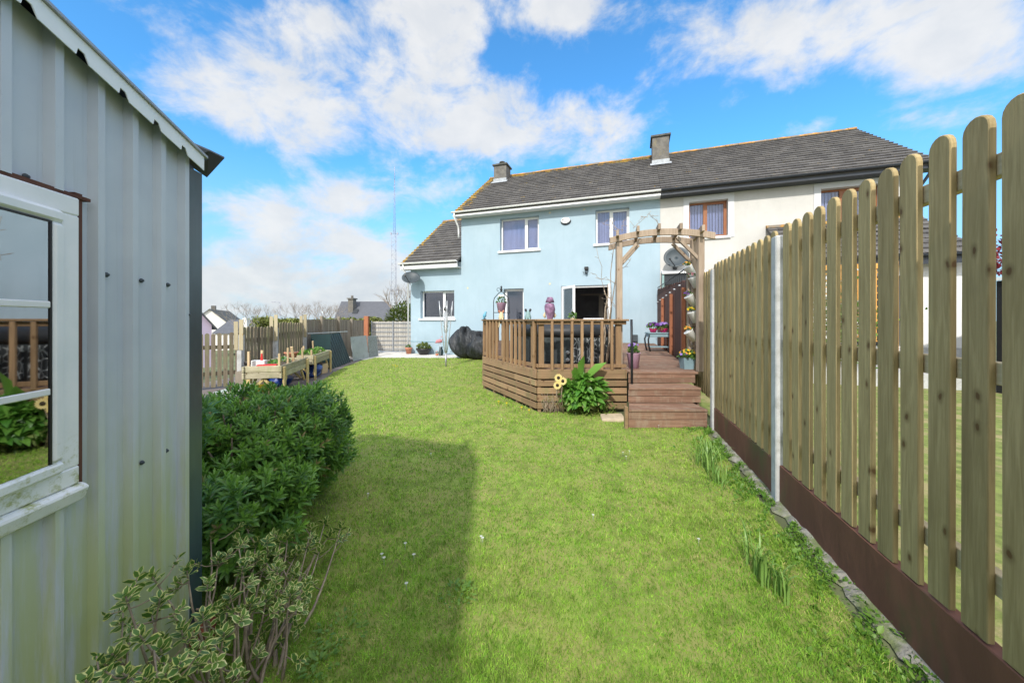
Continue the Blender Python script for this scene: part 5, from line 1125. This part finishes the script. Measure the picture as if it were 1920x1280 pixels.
# dark flashing at the low far corner
mb=MB(); q=[W(343,262,1.50),W(392,283,1.57),W(421,297,1.66),W(388,333,1.62),W(343,302,1.50)]
mb.prism(q,(-.01,.012,.012)); build(mb,'corner_flashing','dark_metal',sh)
mb=MB(); q=[W(337,270,1.49),W(352,262,1.53),W(358,318,1.54),W(341,340,1.49)]; mb.prism(q,(.004,.01,0)); build(mb,'corner_flashing','dark_metal',sh)
mb=MB(SM); 
for (t0,t1,o0) in ((-.075,.012,.022),): mb.box((t0,.018,-.02),(t1,.022,2.03)); mb.box((t0,-.08,-.02),(t0+.004,.0179,2.03)); mb.box((.008,.0,-.02),(.012,.0179,2.03))
build(mb,'corner_trim','trim_metal',sh)
# window
wn=thing  # noqa
mb=MB(SM); o0,o1=-.01,.032; fw=.052
a,b,c,d=WT0,WT1,WH0,WH1
mb.box((a,o0,c),(b,o1,c+fw)); mb.box((a,o0,d-fw),(b,o1,d)); mb.box((a,o0+.0003,c+fw),(a+fw,o1-.0003,d-fw)); mb.box((b-fw,o0+.0003,c+fw),(b,o1-.0003,d-fw)); 
wf=build(mb,'window','old_frame',sh,bevel=.004)
SM2=SM@Matrix.Translation((WT0+fw,.0,0))@Matrix.Rotation(R(5.3),4,'Z')@Matrix.Translation((-WT0-fw,0,0)); mb=MB(SM2); a2,b2,c2,d2=a+fw-.004,b-fw,c+fw-.004,d-fw+.004; f2=.036
mb.box((a2,.0,c2),(b2,.040,c2+f2)); mb.box((a2,.0,d2-f2),(b2,.040,d2)); mb.box((a2,.0003,c2+f2),(a2+f2,.0397,d2-f2)); mb.box((b2-f2,.0003,c2+f2),(b2,.0397,d2-f2)); build(mb,'sash','old_frame',wf,bevel=.009)
mb=MB(SM2); mb.box((a2+f2,.030,c2+f2),(a2+f2+.005,.0362,d2-f2)); mb.box((a2+f2+.005,.030,d2-f2-.005),(b2-f2,.0362,d2-f2)); build(mb,'gasket','black_plastic',wf)
mb=MB(SM2); mb.box((a2+f2+.0051,.030,c2+f2),(b2-f2,.0335,d2-f2-.0051)); build(mb,'pane','shed_glass',wf)
for f in (.345,.70):
    h=d2-f2-(d2-c2-2*f2)*f; mb=MB(SM2); mb.box((a2+f2+.006,.0337,h-.009),(b2-f2,.0385,h+.009)); build(mb,'glazing_bar','white_pvc',wf,bevel=.003)
mb=MB(SM); mb.prism([(a-.012,0,c-.055),(a-.012,.035,c-.05),(a-.012,.048,c-.012),(a-.012,.033,c-.001),(a-.012,0,c-.001)],(b-a+.02,0,0)); build(mb,'sill','old_frame',wf,bevel=.004)
mb=MB(SM); mb.box((a-.022,.002,c-.02),(a-.001,.018,d+.02)); mb.prism([(a-.04,.002,d+.003),(b,.002,d+.003),(b,.002,d+.02),(a-.04,.002,d+.012)],(0,.022,0)); build(mb,'surround','brown_fence',wf)
MAT['shed_gap']=MAT['brown_fence']
mb=MB(SM); mb.box((a,-1.8,.1),(a+.003,-.02,2.0)); mb.box((a,-1.8,.1),(2.7,-1.79,2.0)); mb.box((2.69,-1.79,.1),(2.7,-.02,2.0)); mb.box((a,-1.8,.1),(2.7,-.02,.105)); mb.box((a,-1.8,2.0),(2.7,-.02,2.005)); build(mb,'shed_interior','interior',sh)
for (px,py) in ((196,515),(262,526),(295,529),(312,534),(263,867),(297,850),(309,845),(44,331),(342,590)):
    r=(px-CX)/F; t_=(r*SO.y-SO.x)/(sd.x-r*sd.y); Y=SO.y+sd.y*t_; h=EYE+(HY-py)/F*Y
    mb=MB(SM@Matrix.Translation((t_,.004 if px!=342 else .022,h))@Matrix.Rotation(R(-90),4,'X')@Matrix.Scale(1,4)); mb.lathe([(.0082,.0),(.0082,.002),(.0046,.003),(.0046,.0075),(.001,.008)],10); build(mb,'screw','dish_grey',sh)
mb=MB(SM); mb.box((-.06,.03,-.05),(.02,.09,.13)); one(mb,'brick','brick_red','red brick standing on the ground at the corner of the metal shed','brick',bevel=.006)
rh=thing('rib_shade_hedge','unseen dark green hedge added behind the viewer to shade the shed ribs','hedge',(-1,-4.3,0))  # unseen hedge, added to keep sky light off the near rib flanks
mb=MB(); mb.box((-6,-4.6,0),(3.5,-4.1,2.7)); build(mb,'branches','bark',rh)
n=5000; pos=np.stack([rng.uniform(-6.1,3.6,n),-4.05+rng.normal(0,.08,n),rng.uniform(0,2.85,n)],1); leaves('foliage',rh,'pot_leaf',OVAL,pos,rdir(n),rng.uniform(.12,.22,n))
# ------------------------------------------------------------------ shrubs
hs=thing('green_shrub','dense dark green rounded evergreen shrub growing at the shed corner','shrub',(-1.75,2.6,0))
def lumpy(d,seed):
    g=np.random.default_rng(seed); k=np.ones(len(d))
    for _ in range(9): v=g.normal(size=3); v/=np.linalg.norm(v); k+=.085*np.sin(g.uniform(3,8)*(d@v)+g.uniform(0,6))
    return k
n=1900; d=rdir(n,-.75,1); rad=np.array([.59,.84,.48]); cen=np.array([-1.86,2.66,.45]); k=lumpy(d,4)
depth=1-.28*rng.random(n)**2.0; pos=cen+d*rad*(k*depth)[:,None]
ex=np.array([tuple(W(340+45*random.random(),750+75*random.random(),1.62+.3*random.random())) for _ in range(34)]); pos=np.concatenate([pos,ex]); d=np.concatenate([d,rdir(34,-.2,.8)*.4+np.array([-.3,-.8,.2])])
d2=rdir(430,-.8,1); lob=np.array([-1.50,2.02,.34])+d2*np.array([.34,.42,.34])*(lumpy(d2,12)*(1-.35*rng.random(430)))[:,None]; pos=np.concatenate([pos,lob]); d=np.concatenate([d,d2])
# pull the crown up towards the shed side
pos[:,2]=np.clip(pos[:,2],.03,None)
nd=d/rad; nd/=np.linalg.norm(nd,axis=1,keepdims=True); n=len(pos); axis=nd*.75+np.array([0,0,.55])+rdir(n)*.35; axis/=np.linalg.norm(axis,axis=1,keepdims=True)
tt=np.array(cen); keep=(pos-np.array(SO))@np.array(sn)>.03
keep|=((pos-np.array(SO))@np.array(sd)<-.1); pos=pos[keep];axis=axis[keep]; n=len(pos)
P=[];Dd=[];Sz=[];Up=[];Rn=[]
ref=np.where(np.abs(axis[:,2:3])<.9,[[0,0,1.]],[[1.,0,0]]); ax=np.cross(axis,ref); ax/=np.linalg.norm(ax,axis=1,keepdims=True); ay=np.cross(axis,ax)
whorl=rng.random(n); ph=rng.uniform(0,6.28,n)
for k in range(13):
    f=k/12.; a=ph+k*2.4; ca,sa=np.cos(a)[:,None],np.sin(a)[:,None]; rd_=ax*ca+ay*sa; out_=.25+f*1.15; P.append(pos+axis*(-.055+.075*f)); Dd.append(rd_*(1.25-1.0*f)+axis*(.35+.9*f)); Up.append(axis); Sz.append((.070-.030*f)*rng.uniform(.85,1.15,n)); Rn.append(np.clip(whorl*.55+.42*f*f+rng.normal(0,.05,n),0,.89)+(whorl>.94)*.2*(f>.7))
o=leaves('foliage',hs,'hebe_leaf',leaf_template(w=.135,fold=.35,droop=.22),np.concatenate(P),np.concatenate(Dd),np.concatenate(Sz),None,np.concatenate(Up),np.concatenate(Rn))
mb=MB()
for k in range(60):
    dd=rdir(1,-.1,.9)[0]; e=cen+dd*rad*.85; b=Vector((-1.8+random.uniform(-.15,.15),2.6+random.uniform(-.2,.2),-.01)); e=Vector(e); m_=b.lerp(e,.5)+Vector((0,0,-.05)); mb.tube([b,m_,e],[.014,.009,.004],5)
build(mb,'branches','bark',hs)
vs=thing('variegated_shrub','straggly shrub with cream edged leaves in front of the green shrub','shrub',(-1.0,1.28,0))
tips=[(235,1115,1.02),(285,1080,1.15),(300,1120,1.12),(350,1065,1.3),(210,1225,.95),(262,1190,1.0),(300,1215,1.05),(340,1180,1.12),(390,1090,1.35),(410,1045,1.5),(430,1110,1.3),(455,1060,1.5),(480,1015,1.75),(505,1030,1.7),(470,1130,1.35),(520,1060,1.6),(540,1000,1.9),(560,1030,1.8),(585,985,2.05),(610,975,2.15),(640,985,2.2),(575,1090,1.6),(500,1120,1.45),(545,1110,1.5),(270,1270,.92),(310,1262,.95),(380,1150,1.2),(420,1185,1.15),(160,1275,.86),(525,1010,1.8),(445,1010,1.65),(600,1030,1.9),(555,1070,1.65),(395,1000,1.7),(620,1000,2.1),(470,980,1.9),(230,1262,.9),(370,1240,1.05),(330,1270,.98)]
mb=MB(); LP=[];LD=[];LS=[];LU=[];LR=[]
def whorlat(p,axis,nl=9,s0=.05,rr=None):
    axis=axis.normalized(); ref=Vector((0,0,1)) if abs(axis.z)<.9 else Vector((1,0,0)); x=axis.cross(ref).normalized(); y=axis.cross(x); a0=random.uniform(0,6.28); rr=random.random() if rr is None else rr
    for k in range(nl):
        f=k/nl; a=a0+k*2.4; LP.append(p+axis*(-.03+.035*f)); LD.append((x*math.cos(a)+y*math.sin(a))*(1.1-.7*f)+axis*(.35+.6*f)); LU.append(axis); LS.append(s0*(1-.35*f)*random.uniform(.8,1.15)); LR.append(min(1,max(0,rr+random.uniform(-.2,.2))))
for (px,py,Y) in tips:
    e=W(px,py,Y*random.uniform(.97,1.03)); fr_=random.random(); b=Vector((-.98,1.30,-.01)).lerp(Vector((e.x,e.y,-.01)),.28)+Vector((random.uniform(-.08,.08),random.uniform(-.08,.08),0)); mid=b.lerp(e,.5)+Vector((random.uniform(-.04,.04),random.uniform(-.04,.04),random.uniform(-.06,.02)))
    pts=[b,b.lerp(mid,.55)+Vector((random.uniform(-.015,.015),0,0)),mid,mid.lerp(e,.5)+Vector((random.uniform(-.02,.02),0,random.uniform(-.01,.02))),e]; mb.tube(pts,[.008,.006,.005,.0035,.0022],5)
    whorlat(e,(e-mid)+Vector((0,0,.1)),10,.026+.012*min(1.6,Y))
    for j in range(random.randint(3,5)):
        f=random.uniform(.35,.95); p=mid.lerp(e,f) if random.random()<.7 else b.lerp(mid,random.uniform(.6,1)); q=p+Vector((random.uniform(-.10,.10),random.uniform(-.09,.09),random.uniform(-.02,.09))); mb.tube([p,(p+q)/2+Vector((0,0,-.01)),q],[.003,.0024,.0018],4)
        whorlat(q,(q-p)+Vector((0,0,.04)),random.randint(5,9),.020+.011*min(1.5,Y))
build(mb,'branches','bark_pale',vs)
leaves('foliage',vs,'variegated_leaf',leaf_template(w=.31,fold=.2,droop=.15,shape='oval'),np.array([tuple(v) for v in LP]),np.array([tuple(v) for v in LD]),np.array(LS),None,np.array([tuple(v) for v in LU]),np.array(LR))
# daffodil leaves by the fence
def strap_clump(loc,n,L,label,spread=.12):
    r_=thing('daffodil_clump',label,'plant',loc,'strap leaved clumps by the picket fence'); g=random; mb=MB(); Lo=Vector(loc)
    for k in range(n):
        a=g.uniform(0,6.28); o_=Lo+Vector((g.gauss(0,spread*.4),g.gauss(0,spread*.8),-.005)); e=Vector((math.cos(a),math.sin(a),0)); s_=Vector((-e.y,e.x,0)); l=L*g.uniform(.55,1.1); ln=g.uniform(.9,3.0); w_=g.uniform(.0028,.0055); prev=None; p=o_.copy(); an=PI/2-.05; mb.rnd=g.random()
        for j in range(6):
            ww=w_*(1 if j<4 else (.7 if j==4 else .12)); cur=(mb.vert(p-s_*ww),mb.vert(p+s_*ww))
            if prev: mb.face((prev[0],prev[1],cur[1],cur[0]),None,True)
            prev=cur; p=p+(e*math.cos(an)+Vector((0,0,math.sin(an))))*l/5; an-=ln/5*1.1*(j*.45)
    build(mb,'leaves','daffodil_leaf',r_)
strap_clump(tuple(G(1325,878)),70,.32,'clump of long strap leaves just in front of the deck steps by the fence',.13); strap_clump(tuple(G(1345,905)),22,.22,'small clump of strap leaves behind the concrete post',.1)
strap_clump(tuple(G(1425,1080)),30,.26,'sparse clump of strap leaves on the lawn below the concrete post',.07); strap_clump(tuple(G(1468,1120)),20,.24,'thin upright strap leaves nearest the camera beside the gravel board',.05)
# broad weeds in the grass
def weed(loc,n,r_,s_,label):
    t_=thing('broadleaf_weed',label,'weed',loc,'broad leaved weeds in the lawn'); a=rng.uniform(0,6.28,n); rr=r_*rng.random(n)**.5; pos=np.array(loc)+np.stack([rr*np.cos(a),rr*np.sin(a),rng.uniform(.01,.035,n)],1); leaves('leaves',t_,'weed_leaf',OVAL,pos,np.stack([np.cos(a),np.sin(a),rng.uniform(.1,.5,n)],1),rng.uniform(.6,1.2,n)*s_)
for i,(px,py,lab) in enumerate(((1620,1020,'weed patch beside the gravel board below the fourth pale'),(860,1120,'round weed patch in the middle foreground of the lawn'),(1580,1110,'weed patch near the board in the right foreground'),(600,1255,'weed patch in the lawn beside the variegated shrub'),(1655,1180,'dense weed patch by the footing in the right corner'),(640,1190,'low weed patch right of the shrub stems'),(1395,880,'weed patch by the board left of the concrete post'))):
    p=G(px,py); weed((p.x,p.y,.005),60,.07+.02*(i%3),.022,lab)
# daisies and dandelions
for px,py in ((808,850),(716,1038),(720,1045),(760,1018),(776,1039),(902,1005),(905,1008),(1180,845),(1174,855),(1168,848),(1235,797),(1228,795),(690,925),(940,785),(762,1093),(1112,965),(1310,1010)):
    p=G(px,py,.045); mb=MB(); n_=9
    for k in range(n_):
        a=2*PI*k/n_; a1=a+.26;a2=a-.26; mb.poly([(p.x,p.y,.045),(p.x+.008*math.cos(a2),p.y+.008*math.sin(a2),.047),(p.x+.0105*math.cos(a),p.y+.0105*math.sin(a),.048),(p.x+.008*math.cos(a1),p.y+.008*math.sin(a1),.047)])
    mb.tube([(p.x,p.y,0),(p.x,p.y,.044)],.001,4); one(mb,'daisy','petal_white','small white daisy flowering in the mown lawn','flower','white daisies in the lawn')
for px,py in ((935,753),(950,756),(978,764),(992,769),(737,685),(741,684),(745,686),(742,687)):
    p=G(px,py,.05); mb=MB(); mb.lathe([(.004,.05),(.017,.056),(.015,.064),(.004,.067)],9,(p.x,p.y,0)); mb.tube([(p.x,p.y,0),(p.x,p.y,.05)],.002,4)
    one(mb,'dandelion','petal_yellow','bright yellow dandelion flowering in the lawn','flower','yellow dandelions in the lawn')
# ------------------------------------------------------------------ far background on the left
def far_house(name,label,cat,gx,gy,w_,d_,hb,he_,hr,rot,wm,rm,wins=()):
    r_=thing(name,label,cat,(gx,gy,hb)); M2=Matrix.Translation((gx,gy,0))@Matrix.Rotation(R(rot),4,'Z'); mb=MB(M2)
    # gable faces -Y side; ridge along local Y
    mb.poly([(-w_/2,0,hb),(w_/2,0,hb),(w_/2,0,he_),(0,0,hr),(-w_/2,0,he_)]); mb.poly([(-w_/2,d_,hb),(w_/2,d_,hb),(w_/2,d_,he_),(0,d_,hr),(-w_/2,d_,he_)]); mb.poly([(-w_/2,0,hb),(-w_/2,d_,hb),(-w_/2,d_,he_),(-w_/2,0,he_)]); mb.poly([(w_/2,0,hb),(w_/2,d_,hb),(w_/2,d_,he_),(w_/2,0,he_)]); build(mb,'wall',wm,r_)
    mb=MB(M2); o_=.3; sl=(hr-he_)/(w_/2)
    for s_ in (-1,1): mb.prism([(0,-o_,hr+.12),(s_*(w_/2+o_),-o_,he_-sl*o_+.12),(s_*(w_/2+o_),-o_,he_-sl*o_),(0,-o_,hr)],(0,d_+2*o_,0))
    rf=build(mb,'roof',rm,r_)
    for (x0,x1,z0,z1) in wins: mb=MB(M2); mb.box((x0,-.05,z0),(x1,-.01,z1)); build(mb,'window','window_dark',r_)
    return r_,M2,rf
r_,M2,rf=far_house('pink_house','pale pink gabled house beyond the old fence beside the shed edge','house',-27.7,27.8,7.6,9,-2.6,.96,5.9,58,'far_pink','roof_far',((1.2,1.9,.3,1.9),))
p=W(393,585,31); 
r_,M2,rf=far_house('white_house','white gabled house with brown tiled roof beyond the old fence','house',W(393,600,70).x,70,7.1,22,-5.5,.11,3.46,30,'far_white','roof_brown')
mb=MB(M2); mb.box((-.3,3,2.6),(.4,3.8,4.3)); build(mb,'chimney','chimney',rf)
r_,M2,rf=far_house('low_house','distant low house with grey roof and white chimney over the fence','house',W(512,600,60).x,64,7,10,-3.5,-.7,1.35,90,'far_white','roof_far')
mb=MB(); p=W(463,597,60); mb.box((p.x-.35,59.5,-.5),(p.x+.3,60.3,1.75)); one(mb,'white_chimney','far_white','distant white chimney stack on the low grey roof','chimney')
gh=thing('grey_roof_house','distant house with wide dark grey slate roof and stone chimney above the fence','house',(-26,68,-2))
Yg=68; 
def WX(px,py,Y=Yg): return W(px,py,Y)
mb=MB(); a=WX(640,565);b=WX(728,565);c=WX(737,600,64);d=WX(625,600,64); mb.poly([d,c,b,a]); mb.poly([a,b,W(737,600,76),W(625,600,76)]); build(mb,'roof','roof_far',gh)
mb=MB(); mb.box((d.x+.6,64.3,-3),(c.x-.4,75,1.35)); build(mb,'wall','chimney',gh); mb=MB(); mb.poly([(c.x-.3,64.2,1.4),(c.x-.3,75.8,1.4),(b.x-.05,68,b.z-.15)]); build(mb,'gable','far_white',gh)
p=WX(659,562,66); mb=MB(); mb.box((p.x-.45,65.6,1.7),(p.x+.45,67,5.2)); mb.box((p.x-.6,65.4,5.2),(p.x+.6,67.2,5.4)); mb.lathe([(.22,5.4),(.22,5.9)],8,(p.x,66.3,0)); build(mb,'chimney','chimney',gh)
mb=MB(); p=WX(671,583,65.5); mb.bar(p+Vector((-.5,-.2,-.5)),p+Vector((-.5,.4,.4)),.9,.1); build(mb,'skylight','window_dark',gh)
r_,M2,rf=far_house('annex_house','small distant house with slate roof right of the wide grey roof','house',W(742,600,80).x,84,6,9,-2,2.0,4.2,90,'chimney','roof_far')
# mast
ms=thing('radio_mast','very tall slender lattice radio mast in the distance','mast',(W(740,600,180).x,180,-4)); mx=W(740,600,180).x
zt=EYE+(HY-312)/F*180; zm=EYE+(HY-440)/F*180
def mw(z): return 1.15 if z<zm else .55
mb=MB()
z=-4
for (sx,sy) in ((-1,-1),(1,-1),(0,1)):
    mb.tube([(mx+sx*1.35,180+sy*1.35,-4),(mx+sx*1.15,180+sy*1.1,zm)],.10,4); mb.tube([(mx+sx*.5,180+sy*.5,zm),(mx+sx*.12,180+sy*.12,zt-7)],.07,4)
mb.tube([(mx,180,zt-8),(mx,180,zt)],.14,5); k=0
while z<zm-2:
    w_=1.25; s_=1 if k%2 else -1; mb.tube([(mx-s_*w_,179,z),(mx+s_*w_,179,z+2.2)],.06,4); mb.tube([(mx-w_,179,z),(mx+w_,179,z)],.05,4); z+=2.2;k+=1
while z<zt-9:
    w_=.45; s_=1 if k%2 else -1; mb.tube([(mx-s_*w_,179.6,z),(mx+s_*w_,179.6,z+1.6)],.045,4); z+=1.6;k+=1
build(mb,'lattice','mast',ms)
mb=MB()
for zz in (zm,EYE+(HY-545)/F*180,EYE+(HY-552)/F*180): mb.box((mx-2.0,179.3,zz),(mx-1.3,179.9,zz+.9)); mb.box((mx+1.2,179.3,zz),(mx+1.9,179.9,zz+.9)); mb.tube([(mx-1.8,179.5,zz+.4),(mx+1.8,179.5,zz+.4)],.06,4)
build(mb,'antennas','mast',ms)
sl=thing('street_lamp','slim grey street lamp standing beyond the old fence','street lamp',(W(525,600,55).x,55,-3.5)); x=sl.location.x
mb=MB(); mb.tube([(x,55,-3.5),(x,55,EYE+(HY-567)/F*55)],[.09,.05],6); build(mb,'pole','mast',sl); mb=MB(); zz=EYE+(HY-567)/F*55; mb.tube([(x,55,zz),(x-.9,55,zz+.08)],.05,6); mb.box((x-1.3,54.9,zz+.02),(x-.8,55.1,zz+.12)); build(mb,'lamp_head','mast',sl)
# hedges and trees behind the fence
def hedge(name,label,cat,x0,x1,y,z0,z1,n,mat,sz=.12,dy=1.0):
    r_=thing(name,label,cat,((x0+x1)/2,y,-1.5)); X=rng.uniform(x0,x1,n); top=z1+.08*np.sin(X*1.3)+.07*np.sin(X*3.7+1); Z=z0+(top-z0)*rng.random(n)**.6; Yv=y+rng.normal(0,dy*.4,n)
    leaves('foliage',r_,mat,OVAL,np.stack([X,Yv,Z],1),rdir(n),rng.uniform(.7,1.3,n)*sz)
    mb=MB(); 
    for k in range(10): xx=x0+(x1-x0)*(k+.5)/10; mb.tube([(xx,y,-3),(xx+.1,y,z0),(xx,y,(z0+z1)/2)],.05,5)
    build(mb,'stems','bark',r_)
hedge('hedge','olive green hedge showing over the middle of the old fence','hedge',-13.6,-8.6,19.5,0.0,1.42,12000,'hedge_leaf',.13)
hedge('bushy_hedge','brownish hedge in front of the wide grey roof','hedge',-10.8,-7.8,21.5,0.,1.42,8000,'hedge_leaf',.13)
cb_=thing('conifer_bush','bright green rounded bush behind the side gate','shrub',(-7.0,24,-1)); n=11000; d=rdir(n,-.3,1); pos=np.array([-6.9,24.5,.3])+d*np.array([2.2,1.3,1.75])*(lumpy(d,8)*(1-.3*rng.random(n)))[:,None]; leaves('crown',cb_,'conifer_leaf',LANCE,pos,d+rdir(n)*.6,rng.uniform(.12,.26,n))
mb=MB(); mb.tube([(-7.3,24.5,-2),(-7.3,24.5,1.4)],.12,6); build(mb,'trunk','bark',cb_)
def bare_tree(label,px,py_top,Y,spread,nb,base=-2.,seed=1,name='bare_tree',r0=.12,group=None):
    g=random.Random(seed); top=W(px,py_top,Y); r_=thing(name,label,'tree',(top.x,Y,base),group); mb=MB(); H=top.z-base
    def br(p,d,l,r,dep):
        q=p+d*l; m_=(p+q)/2+Vector((g.uniform(-.08,.08),g.uniform(-.08,.08),g.uniform(-.05,.05)))*l; mb.tube([p,m_,q],[r,r*.8,r*.6],4,False)
        if dep==0: return
        for _ in range(g.choice((2,3,3))):
            nd=(d+Vector((g.uniform(-1,1),g.uniform(-1,1),g.uniform(-.2,.7)))*spread).normalized(); br(q,nd,l*g.uniform(.6,.8),r*.6,dep-1)
    trunk=MB(); trunk.tube([(top.x,Y,base),(top.x+.05,Y,base+H*.45)],[r0,r0*.7],6); build(trunk,'trunk','bark',r_)
    for k in range(nb): br(Vector((top.x,Y,base+H*.42)),Vector((g.uniform(-.8,.8),g.uniform(-.5,.5),1)).normalized(),H*.25,r0*.5,4)
    build(mb,'crown','twig_far',r_)
bare_tree('bare brown tree rising behind the side gate beside the blue house',752,548,30,.75,6,seed=5)
for i,(px,py,Y,lab) in enumerate(((450,574,45,'bare tree left of the street lamp by the white house roof'),(487,578,48,'bare tree just left of the street lamp'),(548,577,46,'bare tree between the street lamp and the wide grey roof'),(585,574,44,'leafless bushy tree over the middle of the old fence'),(608,576,43,'leafless tree just left of the wide grey roof'))):
    bare_tree(lab,px,py,Y,.8,5,base=-3.5,seed=20+i,r0=.10,group='bare trees beyond the old fence')
sc.render.film_transparent=False
